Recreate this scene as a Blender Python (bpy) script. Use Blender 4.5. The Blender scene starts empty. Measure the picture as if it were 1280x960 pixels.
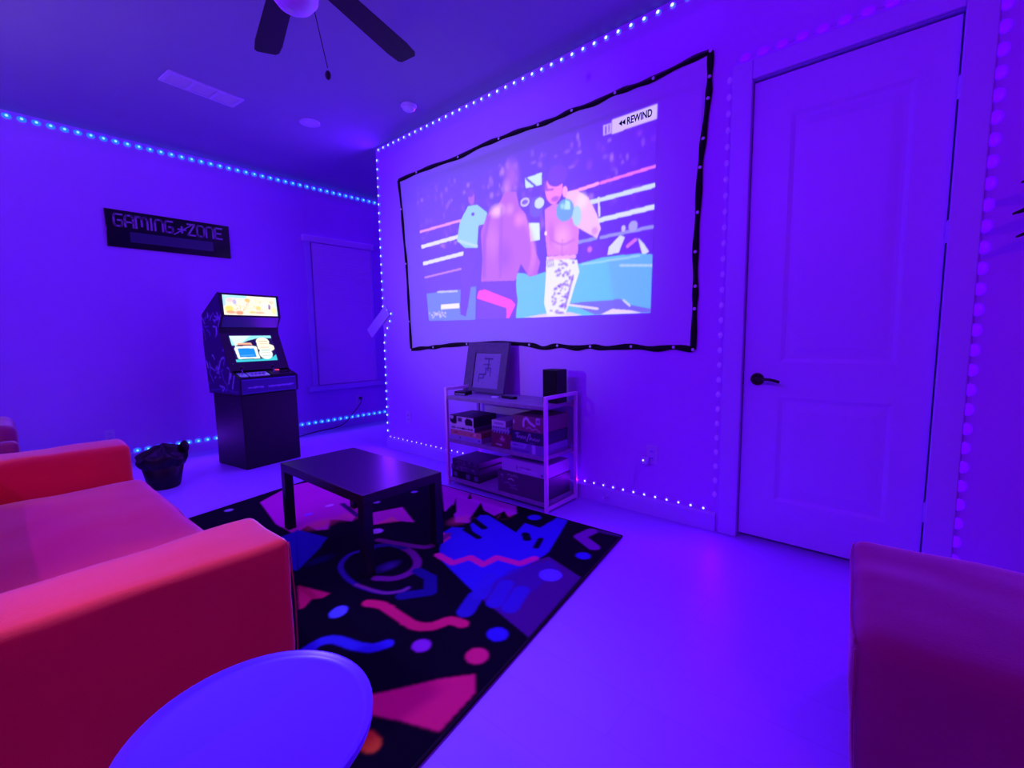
import bpy, bmesh, math, random
import numpy as np
from mathutils import Matrix, Vector
random.seed(7)
rng = np.random.default_rng(7)
scn = bpy.context.scene
col = scn.collection
R = math.radians

# ---------------------------------------------------------------- camera
cd = bpy.data.cameras.new('camera')
cam = bpy.data.objects.new('camera', cd); col.objects.link(cam)
cd.sensor_width = 36.0; cd.lens = 16.0312; cd.clip_start = 0.02
cam.matrix_world = Matrix(((0.655438, 0.089469, -0.749931, 0.0), (-0.75509, 0.057291, -0.653113, 0.0), (-0.015469, 0.994341, 0.105108, 1.16), (0.0, 0.0, 0.0, 1.0)))
scn.camera = cam
# ---------------------------------------------------------------- world, exposure
w = bpy.data.worlds.new('world'); scn.world = w; w.use_nodes = True
w.node_tree.nodes['Background'].inputs[0].default_value = (0, 0, 0, 1)
w.node_tree.nodes['Background'].inputs[1].default_value = 0.0
vs = scn.view_settings
vs.view_transform = 'Standard'; vs.look = 'None'; vs.exposure = 0.0; vs.gamma = 1.0
vs.use_curve_mapping = False
LED_BLUE = (0.15, 0.008, 1.0)
LED_VIOLET = (0.19, 0.0, 1.0)
WATT = 10.0          # watts per metre of tape
PICTURE = 1.0       # radiance of the projected picture

# room: x runs from the sofa wall to the screen wall, y to the arcade wall
XA, YB, HC = 2.72, 5.60, 3.03
XL, YF, YE, XR = -1.9, -2.4, 4.12, 4.6     # left wall, front wall, end of the screen wall, end of the side passage

def lamp(name, kind, loc, color, power, parent=None, **kw):
    l = bpy.data.lights.new(name, kind); l.color = color; l.energy = power
    for k, v in kw.items(): setattr(l, k, v)
    o = bpy.data.objects.new(name, l); col.objects.link(o); o.location = loc
    if parent: o.parent = parent
    return o

# ---------------------------------------------------------------- materials
def srgb(c):
    return tuple(((v / 255.0) / 12.92 if v / 255.0 <= .04045 else ((v / 255.0 + .055) / 1.055) ** 2.4) for v in c)
def mat(name, base=(.8, .8, .8), rough=.6, spec=.5, metal=0.0, noise=0.0, nscale=8.0, bump=0.0, bscale=200.0, coat=0.0, emit=None, estr=0.0, sheen=0.0):
    m = bpy.data.materials.new(name); m.use_nodes = True
    nt = m.node_tree; b = nt.nodes['Principled BSDF']
    b.inputs['Base Color'].default_value = (*base, 1); b.inputs['Roughness'].default_value = rough
    b.inputs['Specular IOR Level'].default_value = spec; b.inputs['Metallic'].default_value = metal
    b.inputs['Coat Weight'].default_value = coat
    if sheen:
        b.inputs['Sheen Weight'].default_value = sheen; b.inputs['Sheen Roughness'].default_value = .35
    tc = nt.nodes.new('ShaderNodeTexCoord')
    if noise > 0:
        n = nt.nodes.new('ShaderNodeTexNoise'); n.inputs['Scale'].default_value = nscale; n.inputs['Detail'].default_value = 5
        nt.links.new(tc.outputs['Object'], n.inputs['Vector'])
        mx = nt.nodes.new('ShaderNodeMix'); mx.data_type = 'RGBA'
        mx.inputs['A'].default_value = (*[v * (1 - noise) for v in base], 1)
        mx.inputs['B'].default_value = (*[min(1, v * (1 + noise)) for v in base], 1)
        nt.links.new(n.outputs['Fac'], mx.inputs['Factor']); nt.links.new(mx.outputs['Result'], b.inputs['Base Color'])
    if bump > 0:
        n2 = nt.nodes.new('ShaderNodeTexNoise'); n2.inputs['Scale'].default_value = bscale; n2.inputs['Detail'].default_value = 3
        nt.links.new(tc.outputs['Object'], n2.inputs['Vector'])
        bp = nt.nodes.new('ShaderNodeBump'); bp.inputs['Strength'].default_value = bump; bp.inputs['Distance'].default_value = .004
        nt.links.new(n2.outputs['Fac'], bp.inputs['Height']); nt.links.new(bp.outputs['Normal'], b.inputs['Normal'])
    if emit:
        b.inputs['Emission Color'].default_value = (*emit, 1); b.inputs['Emission Strength'].default_value = estr
    return m
def paint_mat(name, rough=.7, emit=0.0, base=None, bump=0.0, bscale=300.0, spec=.3):
    """colour read from the mesh's own painted print; emit > 0 for pictures made of light"""
    m = bpy.data.materials.new(name); m.use_nodes = True
    nt = m.node_tree; b = nt.nodes['Principled BSDF']
    a = nt.nodes.new('ShaderNodeAttribute'); a.attribute_name = 'print'
    b.inputs['Roughness'].default_value = rough; b.inputs['Specular IOR Level'].default_value = spec
    if base is None:
        nt.links.new(a.outputs['Color'], b.inputs['Base Color'])
    else:
        b.inputs['Base Color'].default_value = (*base, 1)
    if emit:
        nt.links.new(a.outputs['Color'], b.inputs['Emission Color']); b.inputs['Emission Strength'].default_value = emit
    if bump:
        tc = nt.nodes.new('ShaderNodeTexCoord')
        n2 = nt.nodes.new('ShaderNodeTexNoise'); n2.inputs['Scale'].default_value = bscale
        nt.links.new(tc.outputs['Object'], n2.inputs['Vector'])
        bp = nt.nodes.new('ShaderNodeBump'); bp.inputs['Strength'].default_value = bump; bp.inputs['Distance'].default_value = .004
        nt.links.new(n2.outputs['Fac'], bp.inputs['Height']); nt.links.new(bp.outputs['Normal'], b.inputs['Normal'])
    return m
M = dict(
    darkwall=mat('darkened_unseen_wall', (.10, .09, .16), .8, .2, noise=.05, nscale=3),
    shadecloth=mat('lamp_shade_linen', (.8, .74, .66), .9, .1),
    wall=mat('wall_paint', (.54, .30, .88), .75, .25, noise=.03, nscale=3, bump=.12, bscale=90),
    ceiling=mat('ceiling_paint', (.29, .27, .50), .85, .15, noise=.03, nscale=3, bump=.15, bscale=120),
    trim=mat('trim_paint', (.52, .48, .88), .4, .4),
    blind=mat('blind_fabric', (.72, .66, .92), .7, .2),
    black=mat('black_laminate', (.005, .005, .008), .5, .35),
    gloss=mat('black_gloss_board', (.006, .006, .010), .10, .5),
    blackmatte=mat('black_matte', (.008, .008, .010), .8, .2),
    blackwood=mat('black_brown_wood', (.008, .007, .010), .30, .5, noise=.2, nscale=14),
    blackmetal=mat('dark_bronze', (.015, .012, .012), .3, .5, metal=.6),
    border=mat('black_border_cloth', (.006, .006, .008), .8, .2),
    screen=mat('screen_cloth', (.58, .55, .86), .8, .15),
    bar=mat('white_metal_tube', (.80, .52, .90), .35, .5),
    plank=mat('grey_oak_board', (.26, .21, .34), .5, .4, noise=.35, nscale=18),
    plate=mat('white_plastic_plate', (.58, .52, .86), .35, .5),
    red=mat('red_orange_slipcover', (.93, .075, .050), .85, .15, noise=.10, nscale=5, bump=.35, bscale=420, sheen=1.0),
    wine=mat('dimmed_red_slipcover', (.30, .022, .115), .85, .15, noise=.10, nscale=5, bump=.35, bscale=420, sheen=1.0),  # the red slipcover with dim bluish light mixed into its colour
    seam=mat('red_seam_thread', (.45, .03, .07), .9, .1),
    fan=mat('dark_fan_blade', (.005, .004, .010), .55, .3),
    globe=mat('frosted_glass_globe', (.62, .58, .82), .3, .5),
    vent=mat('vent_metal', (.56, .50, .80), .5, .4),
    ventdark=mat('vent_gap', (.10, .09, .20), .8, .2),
    tabletop=mat('blue_enamel', (.15, .06, .84), .35, .5),
    leaf=mat('dark_leaf', (.01, .03, .02), .5, .4),
    pot=mat('dark_clay_pot', (.06, .04, .04), .7, .3),
    bag=mat('black_bin_liner', (.004, .004, .005), .42, .35),
    cord=mat('dark_cord', (.03, .03, .04), .6, .3),
    tape=mat('clear_tape', (.50, .30, .84), .35, .5),
    clearlens=mat('clear_lens', (.55, .42, .85), .12, .8, emit=(.20, .03, 1.0), estr=.25),
    core=mat('led_core', (.8, .8, .9), .3, .5, emit=(.62, .80, 1.0), estr=1.6),
    corecyan=mat('led_core_cyan', (.5, .7, .9), .3, .5, emit=(.20, .62, 1.0), estr=1.5),
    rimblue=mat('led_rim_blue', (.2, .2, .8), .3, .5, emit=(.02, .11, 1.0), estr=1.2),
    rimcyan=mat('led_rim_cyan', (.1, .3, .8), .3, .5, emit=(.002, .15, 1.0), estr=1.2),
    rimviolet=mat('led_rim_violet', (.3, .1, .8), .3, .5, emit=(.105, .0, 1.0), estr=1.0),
    letters=mat('grey_lettering', (.34, .27, .46), .5, .4),
    glass=mat('smoked_inset', (.04, .075, .10), .2, .6),
    grommet=mat('grommet_metal', (.65, .62, .8), .3, .6),
    chrome=mat('chrome', (.6, .6, .7), .2, .6, metal=.9),
    clearpl=mat('clear_plastic', (.35, .33, .55), .15, .7),
    redbtn=mat('red_button', (.9, .1, .15), .3, .5, emit=(1, .08, .14), estr=.7),
    wood=mat('dark_frame_wood', (.10, .07, .16), .55, .35, noise=.3, nscale=22),
    inkblack=mat('black_ink', (.004, .004, .02), .8, .1),
)
def floor_mat():
    m = bpy.data.materials.new('pale_vinyl_plank'); m.use_nodes = True
    nt = m.node_tree; b = nt.nodes['Principled BSDF']
    tc = nt.nodes.new('ShaderNodeTexCoord'); mp = nt.nodes.new('ShaderNodeMapping')
    mp.inputs['Rotation'].default_value = (0, 0, R(90)); nt.links.new(tc.outputs['Object'], mp.inputs['Vector'])
    br = nt.nodes.new('ShaderNodeTexBrick'); br.inputs['Scale'].default_value = 1.0
    br.inputs['Brick Width'].default_value = 1.2; br.inputs['Row Height'].default_value = .18; br.inputs['Mortar Size'].default_value = .0015
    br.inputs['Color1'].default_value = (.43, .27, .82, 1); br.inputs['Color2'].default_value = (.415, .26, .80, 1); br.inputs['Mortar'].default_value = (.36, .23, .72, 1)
    nt.links.new(mp.outputs['Vector'], br.inputs['Vector'])
    nt.links.new(br.outputs['Color'], b.inputs['Base Color'])
    b.inputs['Roughness'].default_value = .42; b.inputs['Specular IOR Level'].default_value = .35
    return m
M['floor'] = floor_mat()

# ---------------------------------------------------------------- helpers
def tag(o, label=None, cat=None, group=None, kind=None):
    if label: o['label'] = label
    if cat: o['category'] = cat
    if group: o['group'] = group
    if kind: o['kind'] = kind
    return o
def thing(name, label, cat, loc=(0, 0, 0), rz=0.0, group=None):
    o = bpy.data.objects.new(name, None); col.objects.link(o); o.empty_display_size = .05
    o.location = loc; o.rotation_euler = (0, 0, rz)
    return tag(o, label, cat, group)
def link(name, me, m=None, parent=None, smooth=False, loc=None):
    o = bpy.data.objects.new(name, me); col.objects.link(o)
    if m is not None and not me.materials:
        for x in (m if isinstance(m, (list, tuple)) else [m]): me.materials.append(x)
    if smooth:
        me.polygons.foreach_set('use_smooth', [True] * len(me.polygons))
    if parent: o.parent = parent
    if loc: o.location = loc
    return o
def bm_obj(name, bm, m, parent=None, smooth=False, loc=None):
    me = bpy.data.meshes.new(name); bmesh.ops.recalc_face_normals(bm, faces=bm.faces); bm.to_mesh(me); bm.free()
    return link(name, me, m, parent, smooth, loc)
def add_box(bm, x0, x1, y0, y1, z0, z1, bev=0.0, seg=2, mtx=None, mi=0):
    r = bmesh.ops.create_cube(bm, size=1.0)
    vsn = r['verts']
    for v in vsn:
        v.co = Vector(((x0 + x1) / 2 + v.co.x * (x1 - x0), (y0 + y1) / 2 + v.co.y * (y1 - y0), (z0 + z1) / 2 + v.co.z * (z1 - z0)))
    fs = list({f for v in vsn for f in v.link_faces})
    for f in fs: f.material_index = mi
    if bev > 0:
        es = list({e for v in vsn for e in v.link_edges})
        rr = bmesh.ops.bevel(bm, geom=es, offset=bev, segments=seg, profile=.5, affect='EDGES')
        vsn = list({v for f in rr['faces'] for v in f.verts} | {v for v in vsn if v.is_valid})
    if mtx is not None:
        bmesh.ops.transform(bm, matrix=mtx, verts=[v for v in vsn if v.is_valid])
    return vsn
def box(name, x0, x1, y0, y1, z0, z1, m, parent=None, bev=0.0, seg=2, smooth=False):
    bm = bmesh.new(); add_box(bm, x0, x1, y0, y1, z0, z1, bev, seg)
    return bm_obj(name, bm, m, parent, smooth)
def add_cyl(bm, p0, p1, r0, r1=None, n=16, caps=True):
    p0, p1 = Vector(p0), Vector(p1); r1 = r0 if r1 is None else r1
    d = (p1 - p0); q = d.to_track_quat('Z', 'Y').to_matrix()
    a = []; b = []
    for i in range(n):
        t = 2 * math.pi * i / n; u = q @ Vector((math.cos(t), math.sin(t), 0))
        a.append(bm.verts.new(p0 + u * r0)); b.append(bm.verts.new(p1 + u * r1))
    for i in range(n):
        bm.faces.new((a[i], a[(i + 1) % n], b[(i + 1) % n], b[i]))
    if caps:
        bm.faces.new(list(reversed(a))); bm.faces.new(b)
def cyl(name, p0, p1, r0, m, parent=None, r1=None, n=16, smooth=False):
    bm = bmesh.new(); add_cyl(bm, p0, p1, r0, r1, n)
    return bm_obj(name, bm, m, parent, smooth)
def add_tube(bm, pts, r, n=8):
    pts = [Vector(p) for p in pts]; rings = []
    up = Vector((0, 0, 1))
    for i, p in enumerate(pts):
        d = (pts[min(i + 1, len(pts) - 1)] - pts[max(i - 1, 0)]).normalized()
        s = d.cross(up)
        if s.length < .05: s = d.cross(Vector((1, 0, 0)))
        s.normalize(); t = s.cross(d)
        rings.append([bm.verts.new(p + (s * math.cos(2 * math.pi * k / n) + t * math.sin(2 * math.pi * k / n)) * r) for k in range(n)])
    for a, b in zip(rings, rings[1:]):
        for k in range(n): bm.faces.new((a[k], a[(k + 1) % n], b[(k + 1) % n], b[k]))
    bm.faces.new(list(reversed(rings[0]))); bm.faces.new(rings[-1])
def tube(name, pts, r, m, parent=None, n=8):
    bm = bmesh.new(); add_tube(bm, pts, r, n)
    return bm_obj(name, bm, m, parent, True)
def lathe(name, prof, m, parent=None, n=32, loc=None, smooth=True):
    bm = bmesh.new(); rings = []
    for (r, z) in prof:
        rings.append([bm.verts.new((max(r, 1e-4) * math.cos(2 * math.pi * k / n), max(r, 1e-4) * math.sin(2 * math.pi * k / n), z)) for k in range(n)])
    for a, b in zip(rings, rings[1:]):
        for k in range(n): bm.faces.new((a[k], a[(k + 1) % n], b[(k + 1) % n], b[k]))
    bm.faces.new(list(reversed(rings[0]))); bm.faces.new(rings[-1])
    return bm_obj(name, bm, m, parent, smooth, loc)
def prism(name, poly, axis, a0, a1, m, parent=None, bev=0.0):
    """poly of 2-D points swept along axis: 'x' -> poly is (y,z), 'y' -> (x,z), 'z' -> (x,y)"""
    bm = bmesh.new()
    def P(p, a): return {'x': (a, p[0], p[1]), 'y': (p[0], a, p[1]), 'z': (p[0], p[1], a)}[axis]
    v0 = [bm.verts.new(P(p, a0)) for p in poly]; v1 = [bm.verts.new(P(p, a1)) for p in poly]
    bm.faces.new(v0); bm.faces.new(list(reversed(v1)))
    for i in range(len(poly)):
        j = (i + 1) % len(poly); bm.faces.new((v0[i], v1[i], v1[j], v0[j]))
    if bev: bmesh.ops.bevel(bm, geom=list(bm.edges), offset=bev, segments=2, affect='EDGES')
    return bm_obj(name, bm, m, parent)
def soft_box(name, x0, x1, y0, y1, z0, z1, m, parent=None, bev=.05, cuts=10, lump=.006, freq=5.0, crown=0.0, taper=None):
    """an upholstered block: bevelled, subdivided and slightly uneven"""
    bm = bmesh.new(); add_box(bm, x0, x1, y0, y1, z0, z1, bev, 4)
    bmesh.ops.triangulate(bm, faces=[f for f in bm.faces if len(f.verts) > 4])
    long_e = lambda lim: [e for e in bm.edges if e.calc_length() > lim]
    for lim in (.4, .2, .1, .05):
        es = long_e(lim)
        if es: bmesh.ops.subdivide_edges(bm, edges=es, cuts=1, use_grid_fill=True)
    cx, cy = (x0 + x1) / 2, (y0 + y1) / 2
    from mathutils import noise as mn
    bm.normal_update()
    for v in bm.verts:
        n = mn.noise(v.co * freq) + .5 * mn.noise(v.co * freq * 2.3)
        k = 1.0 if v.co.z > z0 + .02 else 0.0
        v.co += v.normal * n * lump * k
        if crown and v.co.z > (z0 + z1) / 2:
            fx = 1 - ((v.co.x - cx) / ((x1 - x0) / 2)) ** 2; fy = 1 - ((v.co.y - cy) / ((y1 - y0) / 2)) ** 2
            v.co.z += crown * max(0, fx) ** .5 * max(0, fy) ** .5
        if taper: taper(v)
    return bm_obj(name, bm, m, parent, True)

class Canvas:
    """a small painter for flat prints; colours are stored as mesh colours"""
    def __init__(s, x0, x1, y0, y1, nx, ny, bg=(0, 0, 0)):
        s.x0, s.x1, s.y0, s.y1, s.nx, s.ny = x0, x1, y0, y1, nx, ny
        s.X, s.Y = np.meshgrid(np.linspace(x0, x1, nx), np.linspace(y0, y1, ny))
        s.A = np.zeros((ny, nx, 3)); s.A[:] = srgb(bg)
    def put(s, mask, c, a=1.0):
        k = (mask * a)[..., None]; s.A = s.A * (1 - k) + np.array(srgb(c)) * k
    def poly(s, pts, c, a=1.0):
        m = np.zeros(s.X.shape, bool); n = len(pts)
        for i in range(n):
            (xa, ya), (xb, yb) = pts[i], pts[(i + 1) % n]
            if ya == yb: continue
            cr = ((ya > s.Y) != (yb > s.Y)) & (s.X < (xb - xa) * (s.Y - ya) / (yb - ya) + xa); m ^= cr
        s.put(m.astype(float), c, a)
    def ell(s, cx, cy, rx, ry, c, a=1.0, soft=0.0, ang=0.0):
        ca, sa = math.cos(ang), math.sin(ang); dx, dy = s.X - cx, s.Y - cy
        d = np.sqrt(((dx * ca + dy * sa) / rx) ** 2 + ((-dx * sa + dy * ca) / ry) ** 2)
        s.put((d < 1).astype(float) if soft == 0 else np.clip((1 - d) / soft, 0, 1), c, a)
    def line(s, pts, wd, c, a=1.0, soft=0.0):
        D = np.full(s.X.shape, 1e9)
        for (xa, ya), (xb, yb) in zip(pts, pts[1:]):
            vx, vy = xb - xa, yb - ya; L = vx * vx + vy * vy + 1e-12
            t = np.clip(((s.X - xa) * vx + (s.Y - ya) * vy) / L, 0, 1)
            D = np.minimum(D, np.hypot(s.X - xa - t * vx, s.Y - ya - t * vy))
        s.put((D < wd / 2).astype(float) if soft == 0 else np.clip((wd / 2 - D) / soft + .5, 0, 1), c, a)
    def blur(s, n=1):
        for _ in range(n):
            P = np.pad(s.A, ((1, 1), (1, 1), (0, 0)), 'edge')
            s.A = (P[:-2, 1:-1] + P[2:, 1:-1] + P[1:-1, :-2] + P[1:-1, 2:] + 2 * P[1:-1, 1:-1]) / 6
def smooth_pts(p, n=8):
    p = [np.array(q, float) for q in p]; p = [2 * p[0] - p[1]] + p + [2 * p[-1] - p[-2]]; out = []
    for i in range(1, len(p) - 2):
        for k in range(n):
            t = k / n
            out.append(tuple(.5 * (2 * p[i] + (p[i + 1] - p[i - 1]) * t + (2 * p[i - 1] - 5 * p[i] + 4 * p[i + 1] - p[i + 2]) * t * t + (3 * p[i] - p[i - 1] - 3 * p[i + 1] + p[i + 2]) * t ** 3)))
    out.append(tuple(p[-2])); return out
def canvas_mesh(name, cv, pos, m, parent=None, thick=None):
    """grid of cv.nx x cv.ny vertices at pos (ny,nx,3), coloured with the canvas; thick: offset vector for a back side"""
    ny, nx = cv.ny, cv.nx
    V = pos.reshape(-1, 3); idx = np.arange(nx * ny).reshape(ny, nx)
    F = np.stack([idx[:-1, :-1], idx[:-1, 1:], idx[1:, 1:], idx[1:, :-1]], -1).reshape(-1, 4)
    C = cv.A.reshape(-1, 3)
    if thick is not None:
        N = nx * ny
        ring = np.concatenate([idx[0, :], idx[1:, -1], idx[-1, -2::-1], idx[-2:0:-1, 0]])
        Vb = V[ring] + np.array(thick); V = np.vstack([V, Vb]); C = np.vstack([C, C[ring]])
        k = len(ring); b = N + np.arange(k)
        F2 = np.stack([ring, np.roll(ring, -1), np.roll(b, -1), b], -1); F = np.vstack([F, F2])
    me = bpy.data.meshes.new(name)
    me.vertices.add(len(V)); me.vertices.foreach_set('co', V.astype(np.float32).ravel())
    me.loops.add(F.size); me.loops.foreach_set('vertex_index', F.astype(np.int32).ravel())
    me.polygons.add(len(F)); me.polygons.foreach_set('loop_start', (np.arange(len(F)) * 4).astype(np.int32)); me.polygons.foreach_set('loop_total', np.full(len(F), 4, np.int32))
    me.update(calc_edges=True); me.validate()
    at = me.attributes.new('print', 'FLOAT_COLOR', 'POINT')
    at.data.foreach_set('color', np.hstack([C, np.ones((len(C), 1))]).astype(np.float32).ravel())
    return link(name, me, m, parent)
def bilin(c, nx, ny):
    """positions of a grid over the quad c = (bottom-left, bottom-right, top-right, top-left)"""
    s, t = np.meshgrid(np.linspace(0, 1, nx), np.linspace(0, 1, ny)); c = [np.array(p, float) for p in c]
    s, t = s[..., None], t[..., None]
    return c[0] * (1 - s) * (1 - t) + c[1] * s * (1 - t) + c[2] * s * t + c[3] * (1 - s) * t
def text_mesh(name, body, size, m, parent, mtx, extrude=.001, align='CENTER', spacing=1.0):
    cu = bpy.data.curves.new(name, 'FONT'); cu.body = body; cu.size = size; cu.extrude = extrude; cu.align_x = align; cu.align_y = 'CENTER'; cu.space_character = spacing
    cu.resolution_u = 3; cu.offset = size * .028
    t = bpy.data.objects.new(name + '_tmp', cu); col.objects.link(t)
    dg = bpy.context.evaluated_depsgraph_get(); dg.update()
    me = bpy.data.meshes.new_from_object(t.evaluated_get(dg)); me.transform(mtx); me.name = name
    bpy.data.objects.remove(t); bpy.data.curves.remove(cu)
    me.materials.clear()
    return link(name, me, m, parent)

# ================================================================ the room
T = .12
def struct(o):
    o['kind'] = 'structure'; return o
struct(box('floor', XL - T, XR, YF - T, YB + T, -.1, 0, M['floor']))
struct(box('ceiling', XL - T, XR, YF - T, YB + T, HC, HC + .1, M['ceiling']))
DY0, DY1, DZ = -.100, .690, 2.455
bm = bmesh.new()
add_box(bm, XA, XA + T, YF, DY0, 0, HC); add_box(bm, XA, XA + T, DY1, YE, 0, HC); add_box(bm, XA, XA + T, DY0, DY1, DZ, HC)
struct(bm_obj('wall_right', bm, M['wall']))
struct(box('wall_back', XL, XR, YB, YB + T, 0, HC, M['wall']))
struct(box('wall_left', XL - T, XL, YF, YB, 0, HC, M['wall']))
struct(box('wall_front', XL, XA + T, YF - T, YF, 0, HC, M['darkwall']))  # unseen wall, darkened to hold back light on viewer-facing sides
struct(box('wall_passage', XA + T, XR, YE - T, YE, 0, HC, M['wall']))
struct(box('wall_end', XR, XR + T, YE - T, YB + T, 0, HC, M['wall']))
def baseboard(name, poly_axis, a0, a1, face, h):
    p = [(0, 0), (-.014, 0), (-.014, h - .015), (-.008, h - .004), (-.004, h), (0, h)]
    if poly_axis == 'y': return struct(prism(name, [(face + q[0], q[1]) for q in p], 'y', a0, a1, M['trim']))
    return struct(prism(name, [(face + q[0], q[1]) for q in p], 'x', a0, a1, M['trim']))
baseboard('baseboard_right', 'y', .80, YE, XA, .112)
baseboard('baseboard_front', 'y', YF, -.205, XA, .112)
baseboard('baseboard_back', 'x', XL, XR, YB, .100)
box_end = struct(box('baseboard_passage', XA - .014, XR, YE, YE + .014, 0, .112, M['trim']))

# ---------------------------------------------------------------- door
door = thing('door_1', None, None, (XA + .02, DY0, 0)); struct(door)
dw = DY1 - DY0                                         # opening; slab leaves a gap all round
bm = bmesh.new()
ys = [.010, .140, .610, dw - .008]; zs = [.022, .245, .815, 1.000, 2.245, 2.440]
def slab_box(y0, y1, z0, z1, x0=0, x1=.04): add_box(bm, x0, x1, y0, y1, z0, z1)
slab_box(ys[0], ys[1], zs[0], zs[5]); slab_box(ys[2], ys[3], zs[0], zs[5])
for a, b in ((0, 1), (2, 3), (4, 5)): slab_box(ys[1], ys[2], zs[a], zs[b])
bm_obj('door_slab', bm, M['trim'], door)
for (a, b) in ((1, 2), (3, 4)):
    # a recessed panel with sloping moulding and a raised field
    y0, y1, z0, z1 = ys[1], ys[2], zs[a], zs[b]
    bm = bmesh.new(); loops = []
    for ins, x in ((0, .0005), (.020, .007), (.036, .007), (.075, .003)):
        loops.append([bm.verts.new((x, yy, zz)) for yy, zz in ((y0 + ins, z0 + ins), (y1 - ins, z0 + ins), (y1 - ins, z1 - ins), (y0 + ins, z1 - ins))])
    for A_, B_ in zip(loops, loops[1:]):
        for k in range(4): bm.faces.new((A_[k], A_[(k + 1) % 4], B_[(k + 1) % 4], B_[k]))
    bm.faces.new(loops[-1])
    bm_obj('door_panel', bm, M['trim'], door)
hd = thing('door_handle', None, None, (0, .715, .905)); hd.parent = door
bm = bmesh.new(); add_cyl(bm, (0, 0, 0), (-.012, 0, 0), .034, .030, 24); add_cyl(bm, (-.012, 0, 0), (-.055, 0, 0), .012, .012, 12)
bm_obj('rosette', bm, M['blackmetal'], hd, False)
tube('lever', smooth_pts([(-.052, .008, 0), (-.056, -.03, .004), (-.054, -.075, .003), (-.048, -.115, -.008)], 5), .008, M['blackmetal'], hd)
box('latch_plate', -.002, .03, dw - .0075, dw - .004, .875, .935, M['blackmetal'], door)
for hz in (.33, 1.57, 2.15):
    bm = bmesh.new(); add_cyl(bm, (-.006, .004, hz - .045), (-.006, .004, hz + .045), .0065, n=10)
    add_cyl(bm, (-.006, .004, hz + .045), (-.006, .004, hz + .052), .004, n=8)
    bm_obj('hinge', bm, M['plate'], door)
cas = thing('trim_1', None, None, (XA, DY0, 0)); struct(cas)
def casing(name, y0, y1, z0, z1):
    bm = bmesh.new(); add_box(bm, -.016, 0, y0, y1, z0, z1, .005, 2); return bm_obj(name, bm, M['trim'], cas)
casing('casing_side', -.095, .004, 0, DZ + .09); casing('casing_side', dw - .004, dw + .095, 0, DZ + .09); casing('casing_head', .004, dw - .004, DZ - .004, DZ + .09)
bm = bmesh.new(); add_box(bm, .001, T, -.012, .004, 0, DZ); add_box(bm, .001, T, dw - .004, dw + .012, 0, DZ); add_box(bm, .001, T, .004, dw - .004, DZ - .006, DZ + .01)
add_box(bm, .062, .075, .004, .03, .03, DZ - .006); add_box(bm, .062, .075, dw - .03, dw - .004, .03, DZ - .006); add_box(bm, .062, .075, .03, dw - .03, DZ - .03, DZ - .006)
bm_obj('jamb', bm, M['trim'], cas)

# ---------------------------------------------------------------- window with a lowered shade
WX0, WX1, WZ0, WZ1 = 2.635, 3.555, .545, 2.41
win = thing('window_1', None, None, (WX0, YB, WZ0)); struct(win)
ww, wh = WX1 - WX0, WZ1 - WZ0
box('window_frame', .0, .07, -.022, 0, .03, wh - .07, M['trim'], win, .004)
box('window_frame', ww - .03, ww, -.022, 0, .03, wh - .07, M['trim'], win, .004)
box('window_valance', -.03, ww + .01, -.055, 0, wh - .075, wh, M['blind'], win, .006)
bm = bmesh.new()
for k in range(46):                                    # closed slats of the shade
    z = .035 + k * (wh - .115) / 46
    add_box(bm, .085, ww - .032, -.016, -.010, z, z + (wh - .115) / 46 - .0008)
o = bm_obj('shade', bm, M['blind'], win); o['kind'] = 'stuff'
box('window_sill', -.06, ww + .05, -.075, 0, -.035, .028, M['trim'], win, .006)

# ================================================================ light tapes
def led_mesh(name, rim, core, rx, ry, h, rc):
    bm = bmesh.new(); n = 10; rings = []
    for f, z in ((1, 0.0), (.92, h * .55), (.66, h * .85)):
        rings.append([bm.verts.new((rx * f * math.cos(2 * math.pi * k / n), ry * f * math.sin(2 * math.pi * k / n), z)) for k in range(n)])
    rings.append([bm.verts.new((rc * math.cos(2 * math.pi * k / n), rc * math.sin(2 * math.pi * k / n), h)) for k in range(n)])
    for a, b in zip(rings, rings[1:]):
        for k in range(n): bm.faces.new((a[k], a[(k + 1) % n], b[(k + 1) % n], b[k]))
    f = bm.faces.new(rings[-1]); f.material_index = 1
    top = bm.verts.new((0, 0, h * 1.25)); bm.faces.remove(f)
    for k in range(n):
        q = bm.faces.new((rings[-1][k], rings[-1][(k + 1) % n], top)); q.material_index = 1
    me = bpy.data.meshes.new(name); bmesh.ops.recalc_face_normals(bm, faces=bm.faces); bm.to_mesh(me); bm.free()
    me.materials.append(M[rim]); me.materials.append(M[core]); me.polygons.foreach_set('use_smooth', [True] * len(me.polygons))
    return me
LED = dict(  # rims glow wide to stand in for the halo round each diode
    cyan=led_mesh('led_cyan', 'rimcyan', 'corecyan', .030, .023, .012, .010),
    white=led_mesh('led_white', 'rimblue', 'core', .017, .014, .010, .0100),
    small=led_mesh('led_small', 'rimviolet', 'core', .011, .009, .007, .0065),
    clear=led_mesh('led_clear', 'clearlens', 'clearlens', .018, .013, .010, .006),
    violet=led_mesh('led_violet', 'rimviolet', 'rimviolet', .027, .021, .006, .010))
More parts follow.
